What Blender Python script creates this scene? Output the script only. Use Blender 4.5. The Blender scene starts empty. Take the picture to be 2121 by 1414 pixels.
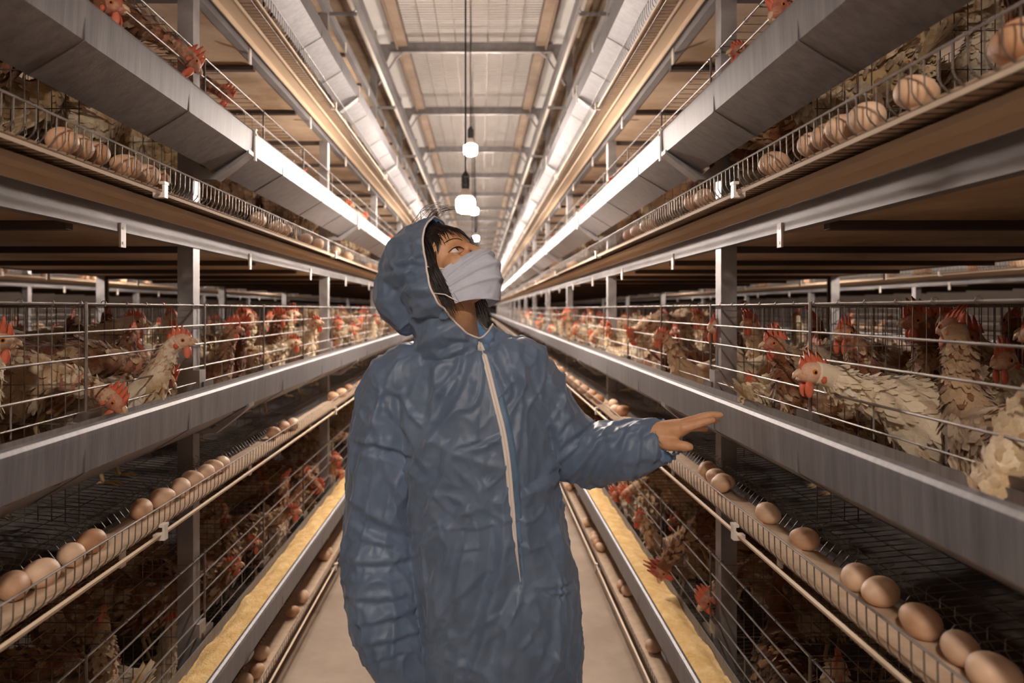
import bpy, bmesh, math, random
import numpy as np
from mathutils import Vector, Matrix, noise
from mathutils.bvhtree import BVHTree
random.seed(7)
PI = math.pi
S = bpy.context.scene
C = S.collection

# ------------------------------------------------------------------ camera, light, exposure
CAMX, CAMZ, F = 0.065, 1.40, 1414.0
cam = bpy.data.cameras.new('camera'); camo = bpy.data.objects.new('camera', cam); C.objects.link(camo)
cam.lens = 24; cam.sensor_width = 36
cam.shift_x = (1060.5 - 994) / 2121; cam.shift_y = -(707 - 640) / 2121
camo.location = (CAMX, 0, CAMZ); camo.rotation_euler = (PI / 2, 0, 0)
cam.clip_start = 0.05; cam.clip_end = 200
cam.dof.use_dof = True; cam.dof.focus_distance = 1.47; cam.dof.aperture_fstop = 3.5
S.camera = camo
S.view_settings.view_transform = 'Standard'; S.view_settings.look = 'None'
S.view_settings.exposure = 0.90; S.view_settings.gamma = 1.0
S.view_settings.use_curve_mapping = False
w = bpy.data.worlds.new('world'); S.world = w; w.use_nodes = True
w.node_tree.nodes['Background'].inputs[0].default_value = (0.9, 0.78, 0.7, 1)
w.node_tree.nodes['Background'].inputs[1].default_value = 0.06
BULB_W = 430.0          # emission strength of a lamp bulb
BULB_COL = (1.0, 0.87, 0.77)

def P(px, py, Y):
    return Vector((CAMX + (px - 994) / F * Y, Y, CAMZ - (py - 640) / F * Y))

# ------------------------------------------------------------------ materials
def mat(name, col, rough=0.6, metal=0.0, noise_scale=0, col2=None, bump=0.0, bump_scale=None, stretch=(1, 1, 1),
        rand=None, trans=0.0, emit=None, spec=0.5, sheen=0.0, lo=0.35, hi=0.65, rough2=None, coords='Object'):
    m = bpy.data.materials.new(name); m.use_nodes = True
    nt = m.node_tree; N = nt.nodes; L = nt.links
    b = N['Principled BSDF']
    b.inputs['Base Color'].default_value = (*col, 1)
    b.inputs['Roughness'].default_value = rough; b.inputs['Metallic'].default_value = metal
    b.inputs['Specular IOR Level'].default_value = spec
    if sheen: b.inputs['Sheen Weight'].default_value = sheen
    src = None
    if noise_scale or bump:
        tc = N.new('ShaderNodeTexCoord'); mp = N.new('ShaderNodeMapping'); mp.inputs['Scale'].default_value = stretch
        L.new(tc.outputs[coords], mp.inputs['Vector'])
    if noise_scale:
        nz = N.new('ShaderNodeTexNoise'); nz.inputs['Scale'].default_value = noise_scale; nz.inputs['Detail'].default_value = 7
        nz.inputs['Roughness'].default_value = 0.62
        L.new(mp.outputs[0], nz.inputs['Vector'])
        if rand:
            oi = N.new('ShaderNodeObjectInfo'); ad = N.new('ShaderNodeMath'); ad.operation = 'MULTIPLY_ADD'
            L.new(oi.outputs['Random'], ad.inputs[0]); ad.inputs[1].default_value = rand; ad.inputs[2].default_value = -rand / 2
            a2 = N.new('ShaderNodeMath'); a2.operation = 'ADD'; L.new(ad.outputs[0], a2.inputs[0]); L.new(nz.outputs['Fac'], a2.inputs[1])
            fac = a2.outputs[0]
            if coords == 'Object':
                nz.noise_dimensions = '4D'; mw = N.new('ShaderNodeMath'); mw.operation = 'MULTIPLY'; mw.inputs[1].default_value = 37
                L.new(oi.outputs['Random'], mw.inputs[0]); L.new(mw.outputs[0], nz.inputs['W'])
        else: fac = nz.outputs['Fac']
        cr = N.new('ShaderNodeValToRGB'); cr.color_ramp.elements[0].position = lo; cr.color_ramp.elements[1].position = hi
        cr.color_ramp.elements[0].color = (*col, 1); cr.color_ramp.elements[1].color = (*(col2 or col), 1)
        L.new(fac, cr.inputs[0]); L.new(cr.outputs[0], b.inputs['Base Color']); src = cr.outputs[0]
        if rough2 is not None:
            mr = N.new('ShaderNodeMapRange'); mr.inputs['To Min'].default_value = rough; mr.inputs['To Max'].default_value = rough2
            mr.inputs['From Min'].default_value = 0.35; mr.inputs['From Max'].default_value = 0.65
            L.new(nz.outputs['Fac'], mr.inputs['Value']); L.new(mr.outputs[0], b.inputs['Roughness'])
    if bump:
        n2 = N.new('ShaderNodeTexNoise'); n2.inputs['Scale'].default_value = bump_scale or noise_scale; n2.inputs['Detail'].default_value = 5
        L.new(mp.outputs[0], n2.inputs['Vector'])
        bp = N.new('ShaderNodeBump'); bp.inputs['Strength'].default_value = min(1, bump); bp.inputs['Distance'].default_value = 0.004
        L.new(n2.outputs['Fac'], bp.inputs['Height']); L.new(bp.outputs[0], b.inputs['Normal'])
    if trans:
        t = N.new('ShaderNodeBsdfTranslucent'); mx = N.new('ShaderNodeMixShader'); mx.inputs[0].default_value = trans
        t.inputs[0].default_value = (*col, 1)
        if src: L.new(src, t.inputs[0])
        L.new(b.outputs[0], mx.inputs[1]); L.new(t.outputs[0], mx.inputs[2])
        L.new(mx.outputs[0], N['Material Output'].inputs[0])
    if emit:
        b.inputs['Emission Color'].default_value = (*emit[0], 1); b.inputs['Emission Strength'].default_value = emit[1]
    return m

M = {}
M['galv'] = mat('galvanised_steel', (0.22, 0.205, 0.21), 0.55, 0.45, 6, (0.36, 0.34, 0.335), 0.10, 60, (1, 0.35, 1), rough2=0.55)
M['trough'] = mat('trough_steel', (0.175, 0.165, 0.175), 0.45, 0.45, 9, (0.27, 0.255, 0.26), 0.10, 40, (4, 6, 0.5), rough2=0.56)
M['post'] = mat('post_steel', (0.26, 0.245, 0.245), 0.40, 0.7, 12, (0.40, 0.37, 0.36), 0.1, 50, rough2=0.6)
M['wire'] = mat('cage_wire', (0.10, 0.075, 0.06), 0.45, 0.5, 8, (0.22, 0.18, 0.15))
M['rail'] = mat('bright_wire', (0.20, 0.17, 0.155), 0.5, 0.5, 20, (0.34, 0.30, 0.28))
M['belt'] = mat('woven_belt', (0.50, 0.35, 0.23), 0.8, 0, 30, (0.62, 0.46, 0.32), 0.3, 400)
M['support'] = mat('belt_support', (0.68, 0.51, 0.35), 0.6, 0, 3, (0.80, 0.64, 0.47), 0.08, 30, (1, 0.3, 1))
M['plate'] = mat('manure_plate', (0.36, 0.23, 0.135), 0.7, 0, 3, (0.66, 0.49, 0.34), 0.3, 12, (1, 1, 1), lo=0.36, hi=0.66)
M['dark'] = mat('dark_bar', (0.06, 0.035, 0.025), 0.7)
M['manure'] = mat('dung_belt', (0.045, 0.03, 0.022), 0.9, 0, 16, (0.13, 0.095, 0.07), 0.8, 40, lo=0.5, hi=0.75)
M['feed'] = mat('ground_feed', (0.70, 0.43, 0.15), 0.95, 0, 22, (0.88, 0.63, 0.30), 1.0, 130)
M['floor'] = mat('concrete', (0.33, 0.245, 0.18), 0.75, 0, 2.2, (0.46, 0.36, 0.275), 0.15, 60)
M['white'] = mat('white_plastic', (0.78, 0.70, 0.62), 0.4)
M['black'] = mat('black_plastic', (0.02, 0.018, 0.018), 0.5)
M['roof'] = mat('roof_sheet', (0.80, 0.75, 0.71), 0.7, 0, 1.5, (0.92, 0.88, 0.84), 0.1, 5, (2, 0.3, 1))
M['board'] = mat('side_board', (0.27, 0.18, 0.115), 0.7, 0, 4, (0.40, 0.29, 0.20), 0.2, 20)
M['egg'] = mat('egg_shell', (0.52, 0.27, 0.14), 0.55, 0, 9, (0.80, 0.55, 0.37), 0.08, 200, rand=0.35)
M['feather'] = mat('hen_feathers', (0.22, 0.075, 0.025), 0.9, 0, 14, (0.62, 0.42, 0.25), 0.8, 160, rand=0.42, lo=0.40, hi=0.62, trans=0.12, sheen=0.3)
M['feather2'] = mat('hen_feathers_light', (0.46, 0.27, 0.13), 0.9, 0, 20, (0.80, 0.64, 0.44), 0.8, 160, rand=0.35, lo=0.40, hi=0.60, trans=0.2, sheen=0.3)
M['feather3'] = mat('hen_feathers_dark', (0.10, 0.032, 0.014), 0.9, 0, 20, (0.30, 0.12, 0.05), 0.8, 160, rand=0.35, lo=0.40, hi=0.60, trans=0.1, sheen=0.3)
M['fpale2'] = mat('cream_feathers', (0.66, 0.50, 0.30), 0.9, 0, 20, (0.92, 0.82, 0.66), 0.8, 160, rand=0.2, lo=0.38, hi=0.55, trans=0.25, sheen=0.3)
M['fpale'] = mat('pale_feathers', (0.50, 0.33, 0.16), 0.9, 0, 14, (0.86, 0.72, 0.52), 0.6, 120, rand=0.2, lo=0.38, hi=0.55, trans=0.12, sheen=0.3)
M['skin'] = mat('hen_skin', (0.36, 0.10, 0.06), 0.65, 0, 45, (0.60, 0.30, 0.19), 0.5, 200)
M['skin2'] = mat('pale_hen_skin', (0.60, 0.30, 0.19), 0.65, 0, 45, (0.78, 0.55, 0.38), 0.5, 200)
M['comb'] = mat('hen_comb', (0.68, 0.13, 0.06), 0.5, 0, 40, (0.80, 0.22, 0.12), 0.3, 150, trans=0.15)
M['beak'] = mat('hen_beak', (0.62, 0.42, 0.26), 0.4)
M['eye'] = mat('hen_eye', (0.55, 0.18, 0.02), 0.15)
M['pupil'] = mat('pupil', (0.005, 0.004, 0.004), 0.08)
M['leg'] = mat('hen_leg', (0.55, 0.38, 0.20), 0.6)
M['bulb'] = mat('lit_bulb', (0.9, 0.9, 0.9), 0.3, emit=(BULB_COL, BULB_W))
M['bulbneck'] = mat('bulb_neck', (0.80, 0.72, 0.64), 0.4)
M['cloth'] = mat('blue_nonwoven', (0.150, 0.205, 0.295), 0.42, 0, 7, (0.230, 0.305, 0.420), 0, 260, sheen=0.3, rough2=0.38)
def cloth_nodes(m):
    nt = m.node_tree; N = nt.nodes; L = nt.links; b = N['Principled BSDF']
    tc = N.new('ShaderNodeTexCoord'); nz = N.new('ShaderNodeTexNoise'); nz.inputs['Scale'].default_value = 5; nz.inputs['Detail'].default_value = 3
    L.new(tc.outputs['Object'], nz.inputs['Vector'])
    mx = N.new('ShaderNodeMixRGB'); mx.inputs[0].default_value = .10; L.new(tc.outputs['Object'], mx.inputs[1]); L.new(nz.outputs['Color'], mx.inputs[2])
    mp = N.new('ShaderNodeMapping'); mp.inputs['Scale'].default_value = (1.5, 1.5, .8); L.new(mx.outputs[0], mp.inputs['Vector'])
    prev = None
    for sc, st, dist in ((9, .85, .010), (24, .55, .004)):
        v = N.new('ShaderNodeTexVoronoi'); v.feature = 'F1'; v.inputs['Scale'].default_value = sc; L.new(mp.outputs[0], v.inputs['Vector'])
        bp = N.new('ShaderNodeBump'); bp.inputs['Strength'].default_value = st; bp.inputs['Distance'].default_value = dist; bp.invert = True
        L.new(v.outputs['Distance'], bp.inputs['Height'])
        if prev: L.new(prev.outputs[0], bp.inputs['Normal'])
        prev = bp
    n3 = N.new('ShaderNodeTexNoise'); n3.inputs['Scale'].default_value = 900; L.new(tc.outputs['Object'], n3.inputs['Vector'])
    bp = N.new('ShaderNodeBump'); bp.inputs['Strength'].default_value = .25; bp.inputs['Distance'].default_value = .0008
    L.new(n3.outputs['Fac'], bp.inputs['Height']); L.new(prev.outputs[0], bp.inputs['Normal']); L.new(bp.outputs[0], b.inputs['Normal'])
    t = N.new('ShaderNodeBsdfTranslucent'); t.inputs[0].default_value = (.22, .46, .80, 1); L.new(bp.outputs[0], t.inputs['Normal'])
    ms = N.new('ShaderNodeMixShader'); ms.inputs[0].default_value = .28
    L.new(b.outputs[0], ms.inputs[1]); L.new(t.outputs[0], ms.inputs[2]); L.new(ms.outputs[0], N['Material Output'].inputs[0])
cloth_nodes(M['cloth'])
M['mask'] = mat('mask_cloth', (0.70, 0.73, 0.84), 0.8, 0, 40, (0.76, 0.79, 0.88), 0.1, 300, trans=0.25)
M['hskin'] = mat('person_skin', (0.60, 0.30, 0.15), 0.5, 0, 30, (0.68, 0.37, 0.20), 0.12, 250)
M['hair'] = mat('dark_hair', (0.022, 0.011, 0.007), 0.35)
M['cloth_thin'] = mat('blue_lit_single_layer', (0.14, 0.24, 0.38), 0.45, 0, 9, (0.20, 0.34, 0.52), 0.3, 200, trans=0.3, sheen=0.3)  # bluer than the coverall: light through the thin layer is put into the colour
M['trim'] = mat('pale_trim', (0.86, 0.76, 0.70), 0.7)
M['boot'] = mat('boot_rubber', (0.02, 0.03, 0.06), 0.4)
M['sclera'] = mat('eye_white', (0.75, 0.66, 0.6), 0.2)

# ------------------------------------------------------------------ helpers
class MB:
    """collects shapes, builds ONE mesh"""
    def __init__(s): s.v = []; s.f = []; s.m = []
    def add(s, vs, fs, mi=0):
        o = len(s.v); s.v += [tuple(v) for v in vs]; s.f += [tuple(i + o for i in f) for f in fs]; s.m += [mi] * len(fs)
    def box(s, x0, x1, y0, y1, z0, z1, mi=0):
        if x0 > x1: x0, x1 = x1, x0
        s.add([(x0,y0,z0),(x1,y0,z0),(x1,y1,z0),(x0,y1,z0),(x0,y0,z1),(x1,y0,z1),(x1,y1,z1),(x0,y1,z1)],
              [(0,3,2,1),(4,5,6,7),(0,1,5,4),(1,2,6,5),(2,3,7,6),(3,0,4,7)], mi)
    def tube(s, pts, r, n=6, mi=0, cap=True, squash=None):
        """r a number or list; squash=(axis vector, factor)"""
        pts = [Vector(p) for p in pts]; k = len(pts)
        rr = r if isinstance(r, (list, tuple)) else [r] * k
        vs = []; up = None
        for i, p in enumerate(pts):
            t = (pts[min(i + 1, k - 1)] - pts[max(i - 1, 0)]).normalized()
            if up is None:
                a = Vector((0, 0, 1)) if abs(t.z) < 0.9 else Vector((1, 0, 0))
                up = (a - t * a.dot(t)).normalized()
            else: up = (up - t * up.dot(t)).normalized()
            sd = t.cross(up)
            for j in range(n):
                a = 2 * PI * j / n + PI / n
                d = (up * math.cos(a) + sd * math.sin(a)) * rr[i]
                if squash: d -= squash[0] * d.dot(squash[0]) * (1 - squash[1])
                vs.append(p + d)
        fs = [(i*n+j, i*n+(j+1)%n, (i+1)*n+(j+1)%n, (i+1)*n+j) for i in range(k-1) for j in range(n)]
        if cap: fs += [tuple(range(n))[::-1], tuple(range((k-1)*n, k*n))]
        s.add(vs, fs, mi)
    def ell(s, c, r, rot=None, nu=14, nv=9, mi=0, egg=0.0):
        c = Vector(c); vs = []; fs = []
        for i in range(nv + 1):
            th = PI * i / nv; z = math.cos(th); q = math.sin(th)
            for j in range(nu):
                ph = 2 * PI * j / nu
                k = 1 - egg * z
                v = Vector((r[0]*q*math.cos(ph)*k, r[1]*q*math.sin(ph)*k, r[2]*z))
                if rot: v = rot @ v
                vs.append(c + v)
        for i in range(nv):
            for j in range(nu): fs.append((i*nu+j, (i+1)*nu+j, (i+1)*nu+(j+1)%nu, i*nu+(j+1)%nu))
        s.add(vs, fs, mi)
    def loft(s, rings, mi=0, cap=True):
        n = len(rings[0]); vs = [p for r in rings for p in r]
        fs = [(i*n+j, i*n+(j+1)%n, (i+1)*n+(j+1)%n, (i+1)*n+j) for i in range(len(rings)-1) for j in range(n)]
        if cap: fs += [tuple(range(n))[::-1], tuple(range((len(rings)-1)*n, len(rings)*n))]
        s.add(vs, fs, mi)
    def prof(s, pts, y0, y1, side, closed=True, mi=0, ny=1):
        """profile (half-x, z) extruded along y for side +-1"""
        n = len(pts); vs = []
        for k in range(ny + 1):
            y = y0 + (y1 - y0) * k / ny
            vs += [(side * p[0], y, p[1]) for p in pts]
        fs = []
        for k in range(ny):
            for j in range(n if closed else n - 1):
                a, b = j, (j + 1) % n
                fs.append((k*n+a, k*n+b, (k+1)*n+b, (k+1)*n+a))
        if closed and ny: fs += [tuple(range(n)), tuple(range(ny*n, ny*n+n))[::-1]]
        s.add(vs, fs, mi)
    def mesh(s, name, mats, smooth=False, fix=True):
        me = bpy.data.meshes.new(name); me.from_pydata(s.v, [], s.f)
        for m in (mats if isinstance(mats, (list, tuple)) else [mats]): me.materials.append(m)
        if len(set(s.m)) > 1: me.polygons.foreach_set('material_index', s.m)
        if fix:
            bm = bmesh.new(); bm.from_mesh(me); bmesh.ops.recalc_face_normals(bm, faces=bm.faces); bm.to_mesh(me); bm.free()
        if smooth: me.polygons.foreach_set('use_smooth', [True] * len(me.polygons))
        me.update(); return me
    def build(s, name, mats, parent=None, smooth=False, loc=(0, 0, 0), fix=True):
        o = bpy.data.objects.new(name, s.mesh(name, mats, smooth, fix)); C.objects.link(o); o.location = loc
        if parent: o.parent = parent
        return o

def link(name, me, parent=None, loc=(0, 0, 0)):
    o = bpy.data.objects.new(name, me); C.objects.link(o); o.location = loc
    if parent: o.parent = parent
    return o
def tag(o, label, cat, group=None):
    o['label'] = label; o['category'] = cat
    if group: o['group'] = group
    return o
def empty(name, loc=(0, 0, 0)):
    o = bpy.data.objects.new(name, None); C.objects.link(o); o.location = loc; o.empty_display_size = 0.05; return o
def copy_tree(o, loc=None, parts=True):
    c = o.copy(); C.objects.link(c)
    if loc is not None: c.location = loc
    if parts:
        for ch in o.children:
            d = ch.copy(); C.objects.link(d); d.parent = c
            for g in ch.children:
                e = g.copy(); C.objects.link(e); e.parent = d
    return c
ORD = ['nearest', 'second', 'third', 'fourth', 'fifth', 'sixth', 'seventh', 'eighth', 'ninth', 'tenth', 'eleventh', 'twelfth',
       'thirteenth', 'fourteenth', 'fifteenth', 'sixteenth', 'seventeenth', 'eighteenth', 'nineteenth', 'twentieth']
def ordinal(i):
    if i < 20: return ORD[i]
    t = ['twenty', 'thirty', 'forty', 'fifty', 'sixty', 'seventy', 'eighty', 'ninety'][min(7, (i + 1) // 10 - 2)]
    u = (i + 1) % 10
    if u == 0: return t[:-1] + 'ieth'
    return t + '-' + ['first', 'second', 'third', 'fourth', 'fifth', 'sixth', 'seventh', 'eighth', 'ninth'][u - 1]

# ------------------------------------------------------------------ layout numbers
LIP = [0.47, 1.195, 1.92, 2.61]           # feed trough lip heights of the four tiers
TIER = ['bottom', 'middle', 'upper', 'top']
BAY, POST0 = 1.72, 1.97                        # post spacing, first post in view
YA, YB = -1.6, 52.0
PITCHX = 2.75                                  # aisle to aisle
FRONT = 0.745
SIDE = {1: 'right', -1: 'left'}
def compy(i): return POST0 - BAY + i * BAY / 3

# ------------------------------------------------------------------ setting
mb = MB(); mb.box(-7, 7, YA, YB, -0.1, 0.0); o = mb.build('floor', M['floor']); o['kind'] = 'structure'
mb = MB(); mb.box(-7, 7, YA, YB, 4.3, 4.4); o = mb.build('ceiling', M['roof']); o['kind'] = 'structure'
mb = MB(); mb.box(-7, 7, YB, YB + .1, -.1, 4.4); o = mb.build('wall_back', M['roof']); o['kind'] = 'structure'
for s in (1, -1):
    mb = MB(); mb.box(s * 6.9, s * 7.0, YA, YB, -.1, 4.4); o = mb.build('wall_' + SIDE[s], M['roof']); o['kind'] = 'structure'
mb = MB(); mb.box(-7, 7, YA - .1, YA, -.1, 4.4); o = mb.build('wall_front', M['roof']); o['kind'] = 'structure'

# ------------------------------------------------------------------ lamps
def lamp_proto():
    root = empty('hanging_lamp')
    m = MB(); m.tube([(0, 0, .0), (0, 0, 2.6)], .0045, 6); m.build('cord', M['black'], root)
    m = MB(); m.tube([(0,0,-.075),(0,0,-.06),(0,0,-.02),(0,0,-.005),(0,0,.012)], [.018,.02,.02,.017,.006], 14)
    for k in range(3): m.tube([(0,0,-.055+k*.018),(0,0,-.05+k*.018)], .0225, 14)
    m.build('socket', M['black'], root, True)
    m = MB(); m.tube([(0,0,-.07),(0,0,-.085),(0,0,-.105),(0,0,-.125)], [.016,.022,.036,.044], 18); m.build('bulb_neck', M['bulbneck'], root, True)
    m = MB(); m.tube([(0,0,-.124),(0,0,-.135),(0,0,-.165),(0,0,-.185),(0,0,-.193)], [.044,.047,.047,.040,.022], 20); m.build('bulb', M['bulb'], root, True)
    return root
LP = lamp_proto(); first = True
lamps = []
y = 3.33; i = 0
while y < 34:
    z = 2.06 if i % 2 == 0 else 2.66
    lamps.append((-0.005 if i % 2 == 0 else 0.0, y, z)); y += 1.42 if i % 2 == 0 else 1.55; i += 1
lamps += [(0.0, -0.55, 2.45)]  # unseen bulb added behind the camera as soft front fill
for i, (x, yy, z) in enumerate(lamps):
    o = LP if i == 0 else copy_tree(LP)
    o.location = (x, yy, z)
    n = ordinal(i) if i < len(lamps) - 1 else None
    hi = 'high' if z > 2.4 else 'low'
    tag(o, (f'lit white bulb hanging {hi} on a thin cord over the aisle, {n} ahead' if n else f'lit bulb hanging {hi} over the aisle near the camera'), 'lamp', 'lamps hanging along the aisle')
for k, (xa, yy) in enumerate([(PITCHX, 3.0), (PITCHX, 6.4), (PITCHX, 11), (-PITCHX, 3.0), (-PITCHX, 6.4), (-PITCHX, 11)]):
    o = copy_tree(LP); o.location = (xa, yy, 2.1)
    tag(o, f'lit bulb on a cord in the {"next" if abs(xa)<3 else "outermost"} aisle to the {SIDE[1 if xa>0 else -1]}, {["near","middle","far"][k%3]}', 'lamp', 'lamps of the other aisles')

# ------------------------------------------------------------------ troughs, belts, plates, beams, posts
def trough_mesh(side, detail=True):
    m = MB(); t = .0025
    outer = [(.600, -.004), (.6025, 0), (.607, .001), (.6095, -.003), (.6085, -.008)]
    o_ = [(.5965, -.010), (.5965, -.002), (.600, .0045), (.607, .0075), (.6145, .005), (.618, -.002), (.616, -.009), (.610, -.011), (.607, -.005), (.6035, -.0045),
          (.6035, -.066), (.694, -.122), (.7235, -.045), (.7235, -.018), (.7265, -.018), (.7265, -.046), (.6955, -.1255), (.5995, -.069)]
    m.prof([(a, b) for a, b in o_], YA, YB, side)
    return m.mesh('feed_trough', M['trough'])
TM = {s: trough_mesh(s) for s in (1, -1)}
def bracket_mesh(side):
    m = MB()
    # hanger plate under the trough at a post
    pr = [(.594, -.064), (.594, -.075), (.63, -.104), (.69, -.150), (.765, -.150), (.765, .03), (.735, .03), (.735, -.11), (.70, -.136), (.60, -.071)]
    m.prof(pr, -.022, .022, side)
    return m.mesh('trough_bracket', M['post'])
BRM = {s: bracket_mesh(s) for s in (1, -1)}
def strap_mesh(side):
    m = MB(); m.box(side*.597, side*.592, -.006, .006, -.085, .004); m.box(side*.590, side*.612, -.006, .006, .004, .008)
    m.box(side*.5925, side*.589, -.0035, .0035, -.012, -.006)
    return m.mesh('strap', M['white'])
STM = {s: strap_mesh(s) for s in (1, -1)}
def seam_mesh(side):
    m = MB(); m.prof([(.5985, -.004), (.5975, -.004), (.5975, -.0695), (.6935, -.1275), (.694, -.126), (.5985, -.068)], -.004, .004, side)
    return m.mesh('trough_seam', M['trough'])
SEM = {s: seam_mesh(s) for s in (1, -1)}
def belt_mesh(side):
    m = MB(); m.prof([(.624, -.260), (.712, -.258), (.712, -.262), (.624, -.264)], YA, YB, side); return m.mesh('egg_belt', M['belt'])
BEM = {s: belt_mesh(s) for s in (1, -1)}
def belt_support_mesh(side):
    m = MB(); m.prof([(.672, -.272), (.730, -.272), (.730, -.298), (.726, -.298), (.726, -.278), (.676, -.278), (.676, -.284), (.672, -.284)], YA, YB, side)
    return m.mesh('belt_support', M['support'])
BSM = {s: belt_support_mesh(s) for s in (1, -1)}
def rail_mesh(side):
    m = MB(); m.prof([(.608, -.272), (.614, -.270), (.616, -.276), (.610, -.278)], YA, YB, side); return m.mesh('edge_rail', M['support'])
RAM = {s: rail_mesh(s) for s in (1, -1)}
def clip_mesh(side):
    m = MB(); m.box(side*.602, side*.626, -.008, .008, -.284, -.272); m.box(side*.601, side*.606, -.008, .008, -.284, -.252); m.box(side*.60, side*.612, -.010, .010, -.256, -.250)
    return m.mesh('clip', M['white'])
CLM = {s: clip_mesh(s) for s in (1, -1)}
def beam_mesh(side):
    m = MB(); m.prof([(.748, .380), (.775, .380), (.775, .383), (.751, .383), (.751, .432), (.785, .432), (.785, .435), (.748, .435)], YA, YB, side)
    return m.mesh('support_beam', M['galv'])
BM_ = {s: beam_mesh(s) for s in (1, -1)}
def hanger_mesh(side):
    m = MB(); m.box(side*.744, side*.749, -.011, .011, .345, .40); m.box(side*.743, side*.7445, -.004, .004, .352, .358); m.box(side*.743, side*.7445, -.004, .004, .385, .391)
    return m.mesh('hanger_plate', M['white'])
HAM = {s: hanger_mesh(s) for s in (1, -1)}

feed_noise = [(noise.noise((0, k * .35, 1)), noise.noise((5, k * .35, 3))) for k in range(2000)]
def feed_obj(side, xa, t):
    m = MB(); ys = []
    y = YA
    while y < YB: ys.append(y); y += .012 if y < 4 else (.08 if y < 12 else .6)
    rings = []
    nx = 9
    for y in ys:
        r = []
        for j in range(nx):
            u = j / (nx - 1); hx = .607 + (.7215 - .607) * u
            h = -.036 + .010 * math.sin(PI * u) + .007 * noise.noise((hx * 30, y * 6, t)) + .005 * noise.noise((hx * 90, y * 45, t + 4))
            if u > .8: h += .012 * noise.noise((0, y * 9, 7)) - .006
            if t != 0: h -= .035
            r.append((side * hx, y, h))
        rings.append(r)
    vs = [p for r in rings for p in r]
    fs = [(i*nx+j, i*nx+j+1, (i+1)*nx+j+1, (i+1)*nx+j) for i in range(len(ys)-1) for j in range(nx-1)]
    m.add(vs, fs)
    o = m.build('feed', M['feed'], None, True, (xa, 0, LIP[t])); o['kind'] = 'stuff'
    tag(o, f'yellow ground feed lying in the {SIDE[side]} {TIER[t]} trough', 'feed')

def plate_obj(xa_row, t, yb=YB):
    """manure belt tray of one bank (both cages), underside seen from the aisle"""
    xc = xa_row; m = MB(); h = .60
    z = LIP[t] + .385
    m.box(xc - h, xc + h, YA, yb, z, z + .008)
    o = m.build('manure_tray', M['plate'])
    k = MB(); y = POST0 - BAY
    while y < 30:
        for q in (0, 1, 2): k.box(xc - h, xc + h, y + q * BAY / 3 - .012, y + q * BAY / 3 + .012, z - .018, z)
        y += BAY
    k.build('cross_bar', M['dark'], o)
    k = MB(); k.box(xc - h + .01, xc + h - .01, YA, yb, z + .008, z + .014); k.build('dung_belt', M['manure'], o)
    return o

banks = [(1, PITCHX / 2), (-1, -PITCHX / 2), (1, 1.5 * PITCHX), (-1, -1.5 * PITCHX)]
for bi, (s, xc) in enumerate(banks):
    for t in (range(4) if bi < 2 else (0, 1, 2)):
        o = plate_obj(xc, t)
        tag(o, f'brown manure tray above the {TIER[t]} tier of the {"nearer" if bi < 2 else "farther"} {SIDE[s]} cage bank', 'tray', 'manure trays under the tiers')
        if t == 0:
            m = MB(); m.box(xc-.6, xc+.6, YA, YB, .10, .108); q = m.build('manure_tray', M['plate'])
            m = MB(); m.box(xc-.59, xc+.59, YA, YB, .108, .114); m.build('dung_belt', M['manure'], q)
            tag(q, f'low manure tray near the floor under the {"nearer" if bi < 2 else "farther"} {SIDE[s]} cage bank', 'tray', 'manure trays under the tiers')

faces = [(0, 1, 0), (0, -1, 0), (PITCHX, -1, 1), (-PITCHX, 1, 1), (PITCHX, 1, 2), (-PITCHX, -1, 2)]   # aisle x, side of it, distance class
def where(xa, s, t, d):
    if d == 0: return f'{SIDE[s]} {TIER[t]}'
    sd = SIDE[1 if xa > 0 else -1]
    return f'{"rear" if d == 1 else "far"} {sd} {TIER[t]}'
for xa, s, d in faces:
    for t in (range(4) if d == 0 else (1, 2)):
        zl = LIP[t]; L0 = (xa, 0, zl); wh = where(xa, s, t, d)
        o = link('feed_trough', TM[s], None, L0)
        tag(o, f'long folded galvanised feed trough along the {wh} cages', 'trough', 'feed troughs')
        for k in range(-1, 9 if d == 0 else 3):
            b = link('bracket', BRM[s], o, (0, POST0 + k * BAY, 0))
            if t > 1: st = link('strap', STM[s], o, (0, POST0 + k * BAY + .035, 0)); st['label'] = 'white strap'
            if d == 0 and k < 5:
                for q in (.33, .9, 1.31): link('seam', SEM[s], o, (0, POST0 + k * BAY + q, 0))
        o = link('egg_belt', BEM[s], None, L0)
        tag(o, f'tan woven egg belt in front of the {wh} cages', 'belt', 'egg belts')
        link('belt_support', BSM[s], o); link('edge_rail', RAM[s], o)
        for k in range(-1, 7 if d == 0 else 3):
            c = link('clip', CLM[s], o, (0, 1.45 + k * BAY, 0)); c['label'] = 'white plastic clip'
        o = link('support_beam', BM_[s], None, L0)
        tag(o, f'galvanised channel beam above the {wh} cages', 'beam', 'support beams')
        for k in range(-1, 14):
            c = link('hanger_plate', HAM[s], o, (0, 1.55 + k * BAY / 2, 0))
        if d == 0: feed_obj(s, xa, t) if t < 2 else None

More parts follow.
